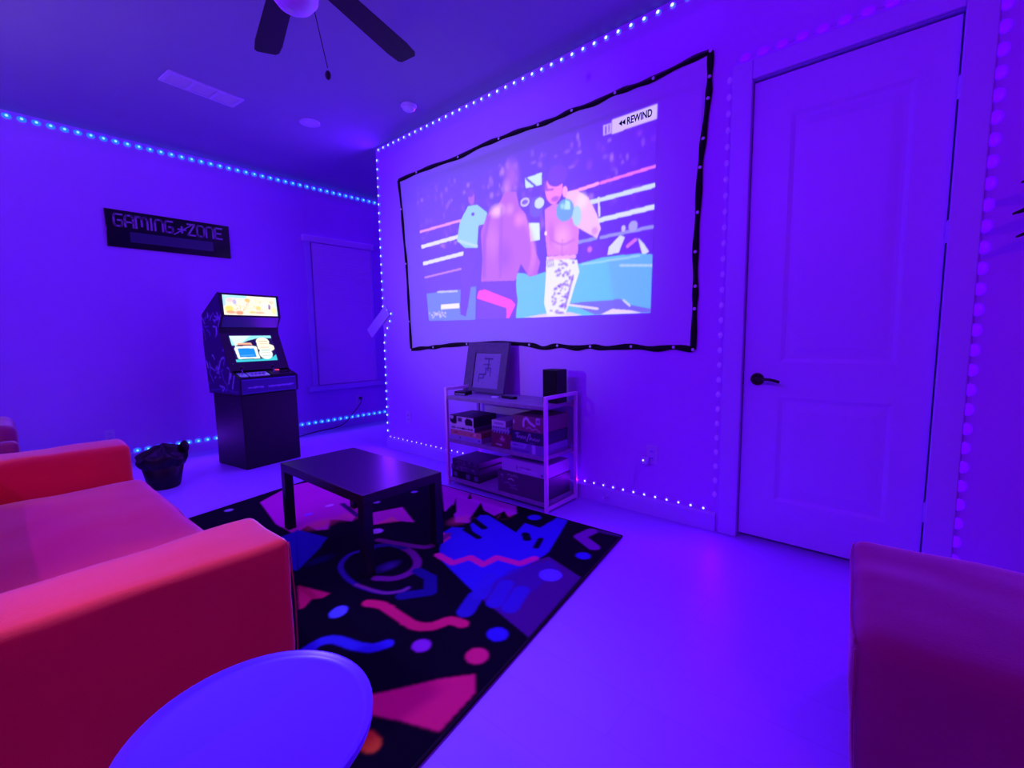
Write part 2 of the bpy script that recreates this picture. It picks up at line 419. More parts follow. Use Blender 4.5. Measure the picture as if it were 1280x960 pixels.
def led_tape(label, pts, nrm, step, kind, color, watt, tilt=0.0):
    pts = [Vector(p) for p in pts]; nrm = Vector(nrm)
    root = thing('led_strip', label, 'light strip', pts[0], 0, None)
    o0 = pts[0]; bm = bmesh.new()
    for a, b in zip(pts, pts[1:]):
        d = (b - a).normalized(); s = nrm.cross(d) * .005
        q = [a - d * .002 - s, b + d * .002 - s, b + d * .002 + s, a - d * .002 + s]
        lo = [bm.verts.new(p - o0 + nrm * .0005) for p in q]; hi = [bm.verts.new(p - o0 + nrm * .0025) for p in q]
        bm.faces.new(lo); bm.faces.new(hi)
        for k in range(4): bm.faces.new((lo[k], lo[(k + 1) % 4], hi[(k + 1) % 4], hi[k]))
    bm_obj('tape', bm, M['tape'], root)
    rest = step * .5
    for a, b in zip(pts, pts[1:]):
        L = (b - a).length; d = (b - a) / L; t = rest
        rot = Matrix((d, nrm.cross(d), nrm)).transposed().to_euler()
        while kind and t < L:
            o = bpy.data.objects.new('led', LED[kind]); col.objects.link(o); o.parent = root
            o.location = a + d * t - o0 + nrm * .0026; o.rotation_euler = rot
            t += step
        rest = t - L
        if watt > 0 and L > .25:
            l = bpy.data.lights.new('led_glow', 'AREA'); l.shape = 'RECTANGLE'; l.size = L; l.size_y = .010; l.color = color; l.energy = watt * L
            if tilt: l.spread = R(116 if tilt != 18 else 150)
            lo = bpy.data.objects.new('led_glow', l); col.objects.link(lo); lo.parent = root
            lo.location = (a + b) / 2 - o0 + nrm * .016
            aim = (nrm * math.cos(R(tilt)) - Vector((0, 0, 1)) * math.sin(R(tilt))).normalized()   # glow tilted off the tape's normal to keep ceiling and floor edges dim
            lo.rotation_euler = Matrix((d, (-aim).cross(d), -aim)).transposed().to_euler()
    return root
ez = .004
led_tape('cyan-blue light tape along the ceiling above the dark sign and window', [(-.1, YB, 2.985), (4.0, YB, 2.985)], (0, -1, 0), .084, 'cyan', LED_BLUE, WATT * .8, 44)
led_tape('bright blue light tape along the ceiling edge above the projection screen', [(XA, YE - .02, HC - .03), (XA, .86, HC - .03)], (-1, 0, 0), .084, 'white', LED_BLUE, WATT, 44)
led_tape('white-blue light tape running down the wall corner with a kink round the slanted board', [(XA, YE - .03, HC - .08), (XA, YE - .02, 1.47), (XA, 3.965, 1.41), (XA, 3.955, 1.375), (XA, YE - .02, 1.16), (XA, YE - .01, .15)], (-1, 0, 0), .084, 'white', LED_BLUE, WATT * .8)
led_tape('light tape on top of the baseboard below the screen and behind the shelf', [(XA, YE - .01, .125), (XA, .82, .125)], (-1, 0, 0), .0745, 'small', LED_VIOLET, WATT * .3, -30)
led_tape('cyan light tape along the baseboard behind the arcade cabinet', [(.5, YB, .112), (4.0, YB, .112)], (0, -1, 0), .084, 'cyan', LED_BLUE, WATT * .3, -30)
led_tape('unlit-looking clear light tape beside the door on the handle side', [(XA, .80, 2.53), (XA, .81, .14)], (-1, 0, 0), .084, 'clear', LED_VIOLET, WATT * .5)
led_tape('purple light tape across the wall above the door', [(XA, .77, 2.575), (XA, -.17, 2.575)], (-1, 0, 0), .084, 'violet', LED_VIOLET, WATT * .5)
led_tape('purple light tape beside the door on the hinge side', [(XA, -.212, 2.54), (XA, -.200, .12)], (-1, 0, 0), .084, 'violet', LED_VIOLET, WATT * .5)

led_tape('added unseen blue light tape on the wall behind the sofa, lighting the screen wall', [(XL, 2.4, HC - .03), (XL, 5.5, HC - .03)], (1, 0, 0), .084, None, LED_BLUE, WATT * 1.0, 18)  # added out of view to light the screen wall opposite
led_tape('added unseen violet light tape on the wall facing the door, brightening the door end', [(XL, .5, HC - .03), (XL, 2.3, HC - .03)], (1, 0, 0), .084, None, LED_VIOLET, WATT * 3.4, 18)  # extra strong tape, unseen, added to brighten the wall by the door

# slanted board at the wall corner
bd = prism('slanted_board', [(4.41, 1.250), (4.325, 1.160), (3.985, 1.390), (4.050, 1.490)], 'x', XA - .014, XA - .003, M['plate'])
tag(bd, 'short white board set at a slant across the wall corner', 'board')

# ================================================================ projection screen and its picture
scr = thing('projection_screen', 'white cloth projection screen with wavy black border and boxing picture', 'screen', (XA, 2.32, 1.85))
def SL(p, dx): return (dx, p[0] - 2.32, p[1] - 1.85)
top = [(3.750, 2.641), (3.468, 2.648), (3.209, 2.647), (2.911, 2.638), (2.649, 2.656), (2.452, 2.655), (2.268, 2.654), (2.075, 2.642), (1.929, 2.640), (1.791, 2.649), (1.626, 2.641), (1.471, 2.652), (1.348, 2.647), (1.222, 2.647), (1.026, 2.666), (0.901, 2.672)]  # edge points taken from image pixels, cast through the camera onto the wall
rgt = [(0.901, 2.672), (0.902, 2.542), (0.907, 2.432), (0.927, 2.229), (0.940, 2.079), (0.947, 1.837), (0.954, 1.621), (0.949, 1.427), (0.950, 1.299), (0.953, 1.063)]
bot = [(0.953, 1.063), (1.068, 1.077), (1.193, 1.066), (1.343, 1.080), (1.534, 1.069), (1.644, 1.079), (1.767, 1.068), (1.918, 1.084), (2.048, 1.066), (2.177, 1.090), (2.447, 1.102), (2.863, 1.096), (3.155, 1.081), (3.312, 1.066), (3.466, 1.058), (3.652, 1.041)]
lft = [(3.652, 1.041), (3.661, 1.312), (3.668, 1.587), (3.676, 1.859), (3.699, 2.086), (3.718, 2.371), (3.750, 2.641)]
outline = smooth_pts(top, 4)[:-1] + smooth_pts(rgt, 4)[:-1] + smooth_pts(bot, 4)[:-1] + smooth_pts(lft, 4)[:-1]
bm = bmesh.new()
vv = [bm.verts.new(SL(p, -.006)) for p in outline]
bm.faces.new(vv); bmesh.ops.triangulate(bm, faces=bm.faces[:])
bm_obj('screen_cloth', bm, M['screen'], scr)
for nm, ed in (('top', top), ('right', rgt), ('bottom', bot), ('left', lft)):
    sp = [Vector(SL(p, -.010)) for p in smooth_pts(ed, 5)]
    bm = bmesh.new(); rows = []
    for i, p in enumerate(sp):
        d = (sp[min(i + 1, len(sp) - 1)] - sp[max(i - 1, 0)]).normalized()
        s = Vector((-1, 0, 0)).cross(d) * (.016 + .003 * math.sin(i * .9))
        x = -.004 * abs(math.sin(i * .55))
        rows.append([bm.verts.new(p - s), bm.verts.new(p + Vector((x - .004, 0, 0))), bm.verts.new(p + s), bm.verts.new(p + Vector((.003, 0, 0)))])
    for a, b in zip(rows, rows[1:]):
        for k in range(4): bm.faces.new((a[k], a[(k + 1) % 4], b[(k + 1) % 4], b[k]))
    bm_obj('border_strip', bm, M['border'], scr, True)
for ed in (top[1::2], rgt[1::1], bot[1::2], lft[1::2]):
    for p in ed:
        bm = bmesh.new(); add_cyl(bm, (-.015, 0, 0), (-.019, 0, 0), .010, .008, 10)
        bm_obj('grommet', bm, M['grommet'], scr, False, SL(p, 0))
# the picture thrown on the cloth
AS = 1.885
cv = Canvas(0, AS, 0, 1, 560, 298, (26, 10, 60))  # shapes below traced from image pixels, converted beforehand to picture coordinates
I = lambda *p: list(p)
for _ in range(230):
    x, y = rng.uniform(0, AS), rng.uniform(.50, .97)
    cv.ell(x, y, rng.uniform(.008, .03), rng.uniform(.01, .035), [(120, 60, 160), (170, 110, 200), (100, 50, 140), (190, 140, 200)][rng.integers(4)], rng.uniform(.15, .5), .7)
cv.blur(2)
# ring ropes
cv.line([(0.004, 0.672), (0.456, 0.681)], .018, (235, 150, 220), .9); cv.line([(-0.005, 0.560), (0.452, 0.578)], .026, (215, 225, 255)); cv.line([(-0.007, 0.434), (0.488, 0.459)], .026, (215, 225, 255)); cv.line([(0.006, 0.331), (0.468, 0.358)], .014, (190, 130, 220), .8)
cv.line([(1.386, 0.682), (1.558, 0.693)], .017, (255, 160, 220)); cv.line([(1.577, 0.693), (1.900, 0.707)], .015, (240, 120, 210), .9); cv.line([(1.497, 0.605), (1.900, 0.618)], .022, (195, 225, 255)); cv.line([(1.558, 0.502), (1.900, 0.516)], .024, (205, 228, 255)); cv.line([(1.409, 0.404), (1.548, 0.411)], .018, (110, 140, 240)); cv.line([(1.579, 0.411), (1.895, 0.422)], .017, (130, 150, 245), .9)
cv.line([(1.563, 0.618), (1.568, 0.526)], .012, (215, 220, 255))
# crowd and photographer by the ring side
cv.poly([(1.453, 0.394), (1.619, 0.393), (1.620, 0.302), (1.441, 0.286)], (70, 20, 110), .7); cv.ell(*(1.506, 0.357), .02, .02, (220, 110, 200), .8, .5)
cv.poly([(1.697, 0.407), (1.725, 0.391), (1.689, 0.319), (1.620, 0.314), (1.629, 0.355)], (205, 220, 255)); cv.poly([(1.800, 0.381), (1.832, 0.349), (1.865, 0.302), (1.829, 0.290)], (205, 220, 255)); cv.poly([(1.725, 0.391), (1.800, 0.381), (1.825, 0.295), (1.689, 0.310)], (50, 10, 90)); cv.ell(*(1.771, 0.441), .026, .026, (150, 160, 225)); cv.ell(*(1.715, 0.437), .012, .016, (190, 190, 245)); cv.line([(1.741, 0.345), (1.786, 0.371)], .018, (220, 120, 220), .8)
# canvas floor of the ring
cv.poly([(0.948, 0.282), (1.022, 0.270), (1.067, 0.247), (1.183, 0.265), (1.430, 0.287), (1.589, 0.305), (1.797, 0.302), (1.883, 0.288), (1.885, 0.000), (0.929, -0.002)], (25, 190, 235))
cv.poly([(1.620, 0.293), (1.797, 0.298), (1.887, 0.288), (1.890, -0.000), (1.674, 0.003)], (60, 150, 235), .45)
cv.line([(1.452, 0.281), (1.811, 0.289)], .010, (150, 225, 255), .7); cv.line([(1.699, 0.252), (1.885, 0.234)], .012, (190, 225, 255), .6)
cv.poly([(1.358, 0.073), (1.703, 0.078), (1.762, 0.046), (1.884, 0.020), (1.885, 0.000), (1.538, 0.003)], (75, 70, 205), .85)
cv.line([(1.358, 0.064), (1.559, 0.033)], .012, (225, 220, 255)); cv.poly([(1.653, 0.029), (1.772, 0.016), (1.830, 0.002), (1.581, 0.002)], (225, 215, 255)); cv.poly([(0.992, 0.002), (1.186, 0.020), (1.357, 0.023), (1.461, 0.001), (1.223, -0.005)], (225, 205, 255), .9); cv.line([(1.722, 0.072), (1.762, 0.041)], .010, (215, 225, 255), .9)
cv.poly([(0.006, 0.211), (0.390, 0.215), (0.568, 0.225), (0.535, -0.002), (0.001, 0.006)], (40, 120, 235)); cv.line([(0.144, 0.214), (0.363, 0.206)], .015, (200, 215, 255), .7)
cv.poly([(0.167, 0.119), (0.378, 0.121), (0.374, 0.087), (0.162, 0.084)], (235, 235, 255)); cv.poly([(0.404, 0.119), (0.473, 0.116), (0.469, 0.083), (0.400, 0.086)], (60, 40, 150))
for _ in range(26):
    q = np.array((0.014, 0.024)) + np.array([rng.uniform(0, .20), rng.uniform(0, .05)]); cv.ell(q[0], q[1], .014, .008, (215, 205, 255), .6, .5)
# referee
cv.poly([(0.476, 0.499), (0.626, 0.475), (0.545, 0.313), (0.484, 0.137), (0.436, 0.023), (0.377, 0.042), (0.421, 0.324)], (45, 15, 120))
cv.poly([(0.546, 0.762), (0.631, 0.756), (0.722, 0.688), (0.686, 0.623), (0.633, 0.621), (0.603, 0.478), (0.483, 0.493), (0.407, 0.552), (0.455, 0.676)], (120, 205, 240))
cv.ell(*(0.583, 0.813), .030, .050, (150, 75, 165)); cv.ell(*(0.578, 0.845), .032, .030, (55, 15, 100), .9); cv.ell(*(0.587, 0.702), .016, .012, (45, 25, 130)); cv.line([(0.423, 0.549), (0.604, 0.488)], .02, (170, 225, 250), .8)
# boxer seen from behind
cv.ell(*(0.945, 0.862), .085, .14, (150, 80, 190), .85, .8); cv.ell(*(0.901, 0.804), .05, .07, (215, 140, 225), .6, .9)
cv.poly([(0.886, 0.787), (0.978, 0.769), (0.999, 0.678), (1.048, 0.622), (1.069, 0.538), (1.101, 0.416), (1.148, 0.325), (1.119, 0.252), (1.054, 0.248), (0.992, 0.332), (0.930, 0.224), (0.619, 0.248), (0.649, 0.393), (0.651, 0.576), (0.721, 0.678), (0.826, 0.720)], (165, 85, 200))
cv.ell(*(0.809, 0.683), .085, .055, (240, 190, 245), .9, .8); cv.ell(*(0.751, 0.510), .08, .16, (200, 120, 220), .7, .9); cv.ell(*(0.994, 0.598), .06, .06, (225, 130, 220), .8, .8); cv.ell(*(0.857, 0.396), .09, .13, (120, 50, 170), .6, .9); cv.line([(0.851, 0.686), (0.805, 0.274)], .025, (120, 55, 170), .5, .02); cv.ell(*(1.099, 0.378), .03, .10, (205, 110, 215), .6, .8)
cv.poly([(0.619, 0.253), (0.931, 0.234), (0.951, 0.113), (0.921, -0.006), (0.552, -0.002), (0.583, 0.132)], (60, 15, 120))
cv.poly([(0.589, 0.191), (0.653, 0.197), (0.894, 0.116), (0.928, 0.084), (0.864, 0.000), (0.842, 0.001), (0.847, 0.067), (0.568, 0.144)], (255, 50, 150))
# boxer facing us
cv.poly([(1.197, 0.624), (1.268, 0.647), (1.423, 0.584), (1.438, 0.517), (1.425, 0.340), (1.205, 0.356), (1.196, 0.450)], (205, 120, 215))
cv.ell(*(1.320, 0.451), .08, .09, (240, 170, 235), .7, .8); cv.ell(*(1.239, 0.481), .035, .09, (165, 80, 195), .6, .8)
cv.poly([(1.337, 0.696), (1.424, 0.687), (1.497, 0.635), (1.553, 0.536), (1.578, 0.457), (1.553, 0.411), (1.496, 0.444), (1.422, 0.489), (1.368, 0.577)], (230, 190, 240)); cv.ell(*(1.455, 0.621), .05, .06, (250, 225, 250), .8, .7); cv.ell(*(1.538, 0.451), .03, .03, (190, 120, 220), .7, .6)
cv.ell(*(1.265, 0.728), .062, .085, (235, 130, 205)); cv.ell(*(1.289, 0.794), .072, .058, (70, 25, 120)); cv.poly([(1.191, 0.789), (1.214, 0.775), (1.224, 0.737), (1.194, 0.725)], (110, 45, 150), .8)
cv.ell(*(1.343, 0.695), .018, .03, (250, 160, 215)); cv.line([(1.212, 0.730), (1.259, 0.725)], .012, (110, 40, 140), .8); cv.ell(*(1.274, 0.669), .040, .020, (140, 60, 160), .8, .5)
cv.ell(*(1.341, 0.594), .062, .062, (45, 160, 215)); cv.poly([(1.347, 0.650), (1.375, 0.636), (1.379, 0.592), (1.335, 0.600)], (160, 235, 250)); cv.ell(*(1.324, 0.619), .02, .02, (140, 225, 245), .9, .6)
cv.ell(*(1.422, 0.550), .030, .055, (150, 215, 245))
cv.ell(*(1.131, 0.650), .052, .060, (50, 70, 190)); cv.ell(*(1.156, 0.668), .036, .03, (200, 235, 255), .9); cv.ell(*(1.045, 0.694), .036, .026, (210, 215, 255), .85); cv.ell(*(1.045, 0.694), .026, .014, (60, 30, 120), .9); cv.poly([(1.070, 0.567), (1.151, 0.554), (1.153, 0.456), (1.078, 0.456)], (205, 240, 250))
cv.line(smooth_pts([(1.028, 0.607), (1.080, 0.504), (1.100, 0.387), (1.068, 0.276)]), .030, (210, 125, 220), .6, .03); cv.ell(*(0.919, 0.674), .05, .05, (225, 150, 230), .6, .9); cv.line([(0.734, 0.656), (0.677, 0.520), (0.654, 0.287)], .03, (110, 50, 165), .7, .03); cv.line(smooth_pts([(1.238, 0.444), (1.319, 0.407), (1.399, 0.423)]), .012, (160, 80, 190), .7, .01); cv.line([(1.320, 0.433), (1.312, 0.353)], .010, (165, 85, 195), .6, .01); cv.ell(*(1.198, 0.487), .009, .012, (255, 230, 250))
cv.poly([(1.199, 0.352), (1.419, 0.310), (1.435, 0.243), (1.394, 0.148), (1.370, 0.086), (1.327, 0.006), (1.192, 0.005), (1.169, 0.082), (1.187, 0.218)], (225, 235, 255))
for _ in range(70):
    a, b = rng.uniform(0, 1), rng.uniform(0, 1); q = np.array((1.288, 0.333)) * (1 - a) * (1 - b) + np.array((1.419, 0.302)) * a * (1 - b) + np.array((1.211, 0.019)) * (1 - a) * b + np.array((1.322, 0.015)) * a * b
    cv.ell(q[0], q[1], rng.uniform(.008, .022), rng.uniform(.005, .012), (95, 50, 160), .7, .4, rng.uniform(-.6, .6))
cv.line([(1.217, 0.341), (1.403, 0.330)], .022, (235, 170, 230), .9); cv.line([(1.390, 0.224), (1.328, 0.047)], .016, (90, 60, 170), .7)
for k in range(4): cv.line([(np.array((1.204, 0.333)) + np.array([.014 * k, 0])).tolist(), (np.array((1.209, 0.291)) + np.array([.014 * k, 0])).tolist()], .006, (95, 60, 150), .9)
# little sign in the crowd and the caption box
cv.poly([(1.053, 0.833), (1.181, 0.836), (1.178, 0.769), (1.056, 0.772)], (190, 235, 245)); cv.line([(1.065, 0.826), (1.130, 0.770)], .014, (40, 50, 120))
cv.poly([(1.642, 0.993), (1.885, 0.993), (1.884, 0.924), (1.642, 0.922)], (200, 185, 235)); cv.poly([(1.590, 0.980), (1.637, 0.978), (1.638, 0.927), (1.591, 0.928)], (185, 165, 230))
cv.line([(1.605, 0.968), (1.605, 0.936)], .010, (60, 30, 110)); cv.line([(1.623, 0.971), (1.624, 0.939)], .008, (60, 30, 110))
cv.blur(2)
pq = [(3.369, 1.303), (1.218, 1.288), (1.195, 2.510), (3.499, 2.521)]
pos = bilin([SL(p, -.008) for p in pq], cv.nx, cv.ny)
M['picture'] = paint_mat('thrown_picture', .8, PICTURE, (.58, .55, .86), spec=.1)
pic = canvas_mesh('picture', cv, pos, M['picture'], scr)
pic['label'] = 'projected picture of two boxers and a referee in a ring'
def wallA_text(name, body, size, p, m, parent, dx, slope=0.0, sx=1.0, spacing=1.0):
    mt = Matrix(((0, 0, -1, dx), (-sx, 0, 0, p[0] - 2.32), (slope, 1, 0, p[1] - 1.85), (0, 0, 0, 1)))
    return text_mesh(name, body, size, m, parent, mt, .0003, spacing=spacing)
wallA_text('caption_lettering', 'REWIND', .060, (1.309, 2.460), M['inkblack'], scr, -.0095, .0, .70)
bm = bmesh.new(); c0 = (1.423, 2.462)
for k in range(2):
    y = c0[0] - 2.32 - .022 * k + .01
    bm.faces.new([bm.verts.new((-.0095, y + .013, c0[1] - 1.85)), bm.verts.new((-.0095, y - .010, c0[1] - 1.85 + .018)), bm.verts.new((-.0095, y - .010, c0[1] - 1.85 - .018))])
bm_obj('rewind_symbol', bm, M['inkblack'], scr)

# ================================================================ rug
rx0, rx1, ry0, ry1 = .30, 2.40, .85, 3.85
NRX, NRY = 470, 660
rc = Canvas(rx0, rx1, ry0, ry1, NRX, NRY, (15, 10, 26))  # pattern points below come from image pixels, projected beforehand to the floor plane
BL_, RD, PK, VI, MG, DB = (58, 50, 195), (235, 40, 90), (235, 60, 130), (120, 70, 190), (215, 60, 170), (35, 35, 150)
# far band of pink flames
rc.poly([(1.182, 3.422), (1.487, 3.625), (1.700, 3.581), (1.710, 2.967), (1.533, 2.700), (1.418, 2.591), (1.383, 2.675), (1.344, 2.724), (1.262, 2.595), (1.213, 2.637), (1.212, 2.750), (1.101, 2.687), (1.095, 2.933)], (215, 55, 165))
rc.ell(*(1.271, 2.715), .14, .10, (245, 120, 110), .7, .8); rc.ell(*(1.456, 2.688), .12, .10, (245, 110, 120), .6, .8); rc.ell(*(1.465, 2.969), .03, .02, (235, 160, 220)); rc.ell(*(1.299, 2.926), .03, .02, (170, 90, 220))
rc.line([(1.537, 2.927), (1.489, 2.646)], .035, (70, 20, 90))
rc.poly([(2.215, 2.734), (2.308, 2.680), (2.259, 2.358), (2.257, 2.026), (2.272, 1.960), (2.169, 1.865), (2.100, 1.866), (2.130, 1.956), (2.048, 1.951), (2.091, 2.140), (1.866, 1.997), (1.821, 2.072), (2.022, 2.321), (1.892, 2.253)], (205, 50, 185))
rc.ell(*(1.868, 2.073), .12, .08, (245, 110, 130), .6, .8); rc.ell(*(2.093, 1.895), .08, .05, (245, 110, 130), .5, .8)
for q in ([(2.268, 2.730), (1.873, 2.232), (1.776, 2.187)], [(1.817, 2.136), (2.121, 2.397), (1.941, 2.191)], [(1.900, 2.033), (2.165, 2.190), (2.057, 2.046)], [(2.014, 1.892), (2.157, 1.966), (2.077, 1.853)], [(2.149, 2.311), (2.256, 2.389), (2.170, 2.284)]): rc.poly(q, (10, 8, 14))
# blue hand with bars
rc.poly([(1.138, 2.748), (1.204, 2.492), (1.114, 2.396), (0.930, 2.250)], (38, 34, 150)); rc.poly([(0.811, 2.693), (1.128, 2.725), (0.920, 2.238), (0.859, 2.493)], (38, 34, 150))
rc.poly([(1.472, 1.810), (1.651, 2.008), (1.760, 2.034), (1.798, 1.968), (1.772, 1.859), (1.855, 1.972), (1.999, 2.033), (2.032, 1.992), (1.944, 1.680), (2.083, 1.727), (2.086, 1.612), (2.328, 1.623), (2.328, 1.562), (1.873, 1.389), (1.766, 1.382), (1.345, 1.410), (1.458, 1.800)], BL_)
rc.poly([(1.345, 1.410), (1.766, 1.382), (1.830, 1.358), (1.761, 1.118), (1.265, 1.036)], (85, 35, 118)); rc.poly([(1.345, 1.410), (1.609, 1.421), (1.813, 1.325), (1.759, 1.237), (1.313, 1.207)], (72, 38, 145), .7)
for a, b in (((1.485, 1.454), (1.349, 1.384)), ((1.491, 1.357), (1.346, 1.293)), ((1.497, 1.265), (1.363, 1.216)), ((1.334, 1.394), (1.222, 1.343))): rc.line([a, b], .075, (62, 55, 185), .8)
rc.line([(1.963, 1.623), (1.920, 1.576)], .05, (12, 8, 30)); rc.line([(1.968, 1.516), (1.874, 1.476)], .035, (12, 8, 30)); rc.line([(1.788, 1.944), (1.759, 1.806)], .04, (12, 8, 30)); rc.line([(1.919, 2.010), (1.874, 1.874)], .045, (12, 8, 30))
rc.line([(1.475, 1.821), (1.466, 1.697), (1.565, 1.670), (1.553, 1.565), (1.652, 1.563), (1.677, 1.426), (1.769, 1.405)], .045, (235, 50, 150)); rc.poly([(1.679, 2.043), (1.660, 1.929), (1.572, 1.909)], (235, 60, 140))
# corner marks, dots
rc.line([(2.242, 1.347), (2.134, 1.361), (2.071, 1.234)], .07, (130, 50, 150)); rc.line([(2.266, 1.318), (2.287, 1.189)], .03, (90, 30, 120), .7)
for (p, r, c) in (((2.189, 1.735), .042, BL_), ((1.951, 1.224), .038, BL_), ((1.687, 1.243), .055, (110, 100, 240)), ((1.202, 1.141), .042, BL_), ((1.066, 1.117), .042, (245, 50, 110)), ((0.972, 1.317), .036, (160, 60, 190)), ((1.437, 2.342), .036, (190, 150, 200)), ((1.707, 2.764), .024, (150, 120, 170)), ((2.006, 2.732), .024, (150, 120, 190)), ((0.986, 3.428), .026, (160, 160, 200))): rc.ell(p[0], p[1], r, r, c)
rc.ell(*(0.879, 1.758), .044, .034, (100, 130, 250), ang=.5)
# rings, worm lines, wedges
rc.line(smooth_pts([(1.295, 2.158), (1.192, 2.196), (1.103, 2.142), (1.056, 2.048), (1.040, 1.895), (1.081, 1.740), (1.145, 1.684), (1.179, 1.683)]), .026, (58, 40, 140)); rc.line(smooth_pts([(1.040, 1.895), (1.081, 1.740), (1.145, 1.684), (1.179, 1.683)]), .018, (140, 75, 130))
rc.line(smooth_pts([(1.316, 2.177), (1.390, 2.117), (1.406, 1.977), (1.357, 1.844), (1.277, 1.790), (1.191, 1.801), (1.132, 1.873)]), .042, (130, 42, 130)); rc.line(smooth_pts([(1.316, 2.177), (1.390, 2.117), (1.409, 2.033)]), .042, (45, 35, 120)); rc.ell(*(1.233, 1.930), .09, .05, (75, 40, 150), .8, .7)
rc.line(smooth_pts([(1.376, 2.230), (1.424, 2.091), (1.491, 1.947), (1.580, 1.946), (1.677, 1.975)]), .040, (130, 42, 115))
rc.line([(1.302, 1.772), (1.304, 1.675), (1.224, 1.577), (1.124, 1.648)], .060, (36, 30, 120))
rc.line(smooth_pts([(0.994, 1.718), (1.024, 1.654), (1.025, 1.538), (1.029, 1.435), (1.071, 1.376), (1.140, 1.349), (1.159, 1.294)]), .052, (240, 45, 100))
rc.line(smooth_pts([(0.687, 1.626), (0.741, 1.630), (0.782, 1.596), (0.813, 1.501), (0.847, 1.447), (0.895, 1.424)]), .048, (60, 60, 205))
rc.poly([(0.861, 2.103), (0.926, 1.918), (0.882, 1.912), (0.851, 1.940), (0.798, 1.901), (0.779, 1.905)], (225, 35, 95))
rc.poly([(1.582, 2.617), (1.766, 2.546), (1.660, 2.272), (1.592, 2.396), (1.477, 2.440)], (215, 60, 160)); rc.poly([(1.477, 2.440), (1.623, 2.459), (1.610, 2.353)], (240, 110, 120), .7)
rc.poly([(0.700, 1.263), (0.794, 1.202), (0.907, 1.133), (0.999, 1.057), (0.942, 0.999), (0.770, 0.974), (0.719, 1.096), (0.664, 1.203)], (240, 45, 105))
rc.ell(*(0.619, 1.105), .030, .045, (230, 110, 40)); rc.ell(*(1.048, 2.262), .10, .05, (20, 20, 90), .6, .8)
rc.blur(2)
rq = [(.35, .895), (2.298, 1.183), (2.20, 3.78), (.42, 3.40)]
pr = bilin([(p[0], p[1], .011) for p in rq], NRX, NRY)
gx = np.clip((pr[..., 0] - rx0) / (rx1 - rx0) * (NRX - 1), 0, NRX - 1.001); gy = np.clip((pr[..., 1] - ry0) / (ry1 - ry0) * (NRY - 1), 0, NRY - 1.001)
ix, iy = gx.astype(int), gy.astype(int); fx, fy = (gx - ix)[..., None], (gy - iy)[..., None]
rc.A = (rc.A[iy, ix] * (1 - fx) + rc.A[iy, ix + 1] * fx) * (1 - fy) + (rc.A[iy + 1, ix] * (1 - fx) + rc.A[iy + 1, ix + 1] * fx) * fy
M['rug'] = paint_mat('rug_print', .95, 0, None, .15, 400, .05)
rug = thing('rug', 'dark rug with pink, blue and red abstract shapes under the coffee table', 'rug', (1.35, 2.3, 0))
pr = pr - np.array([1.35, 2.3, 0])
canvas_mesh('pile', rc, pr, M['rug'], rug, (0, 0, -.010))
bm = bmesh.new()
for a, b in zip(rq, rq[1:] + rq[:1]):
    a = Vector((a[0] - 1.35, a[1] - 2.3, .008)); b = Vector((b[0] - 1.35, b[1] - 2.3, .008)); add_cyl(bm, a, b, .006, n=8)
bm_obj('bound_edge', bm, M['blackmatte'], rug)

# ================================================================ sofa (faces the screen wall)
sofa = thing('sofa', 'red-orange slipcovered sofa with broad box arms facing the screen', 'sofa', (0, 2.26, 0))
def taper_near(v):
    k = max(0, (.40 - v.co.x) / .85) * max(0, min(1, (v.co.y + 1.035) / .26)) * max(0, min(1, (v.co.z - .25) / .3))
    v.co.y -= .09 * k
soft_box('base', -.40, .455, -.80, .80, .03, .30, M['red'], sofa, .03, lump=.004)
soft_box('seat_cushion', -.22, .500, -.765, .775, .305, .445, M['red'], sofa, .055, lump=.006, crown=.022)
arm = soft_box('arm', -.46, .490, -1.035, -.775, .02, .628, M['red'], sofa, .022, lump=.006, freq=6, crown=.008, taper=taper_near)
bm = bmesh.new()                                       # corner seams of the near arm's front
add_tube(bm, [(.488, -1.030, .618), (.494, -1.033, .45), (.490, -1.031, .2), (.490, -1.033, .03)], .002, 6)
bm_obj('seam', bm, M['seam'], arm, True)
soft_box('arm', -.46, .455, .790, 1.04, .02, .625, M['red'], sofa, .03, lump=.006, freq=6, crown=.008)
soft_box('backrest', -.46, -.23, -.79, .79, .03, .86, M['red'], sofa, .05, lump=.006)
for x in (-.38, .28):
    for y in (-.95, .95): box('foot', x - .03, x + .03, y - .03, y + .03, 0, .03, M['black'], sofa)

# ---------------------------------------------------------------- armchair beyond the sofa
ac = thing('armchair', 'red armchair, colour darkened for dim light, in the corner beyond the sofa by the arcade wall', 'armchair', (-.315, 4.55, 0))
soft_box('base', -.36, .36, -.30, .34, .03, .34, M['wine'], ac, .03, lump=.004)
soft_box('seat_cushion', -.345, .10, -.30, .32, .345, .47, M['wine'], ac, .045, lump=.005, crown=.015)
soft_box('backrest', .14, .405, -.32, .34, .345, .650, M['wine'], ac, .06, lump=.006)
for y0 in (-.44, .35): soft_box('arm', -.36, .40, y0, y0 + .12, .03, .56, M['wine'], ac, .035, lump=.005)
for x in (-.30, .32):
    for y in (-.34, .34): box('foot', x - .025, x + .025, y - .025, y + .025, 0, .03, M['black'], ac)

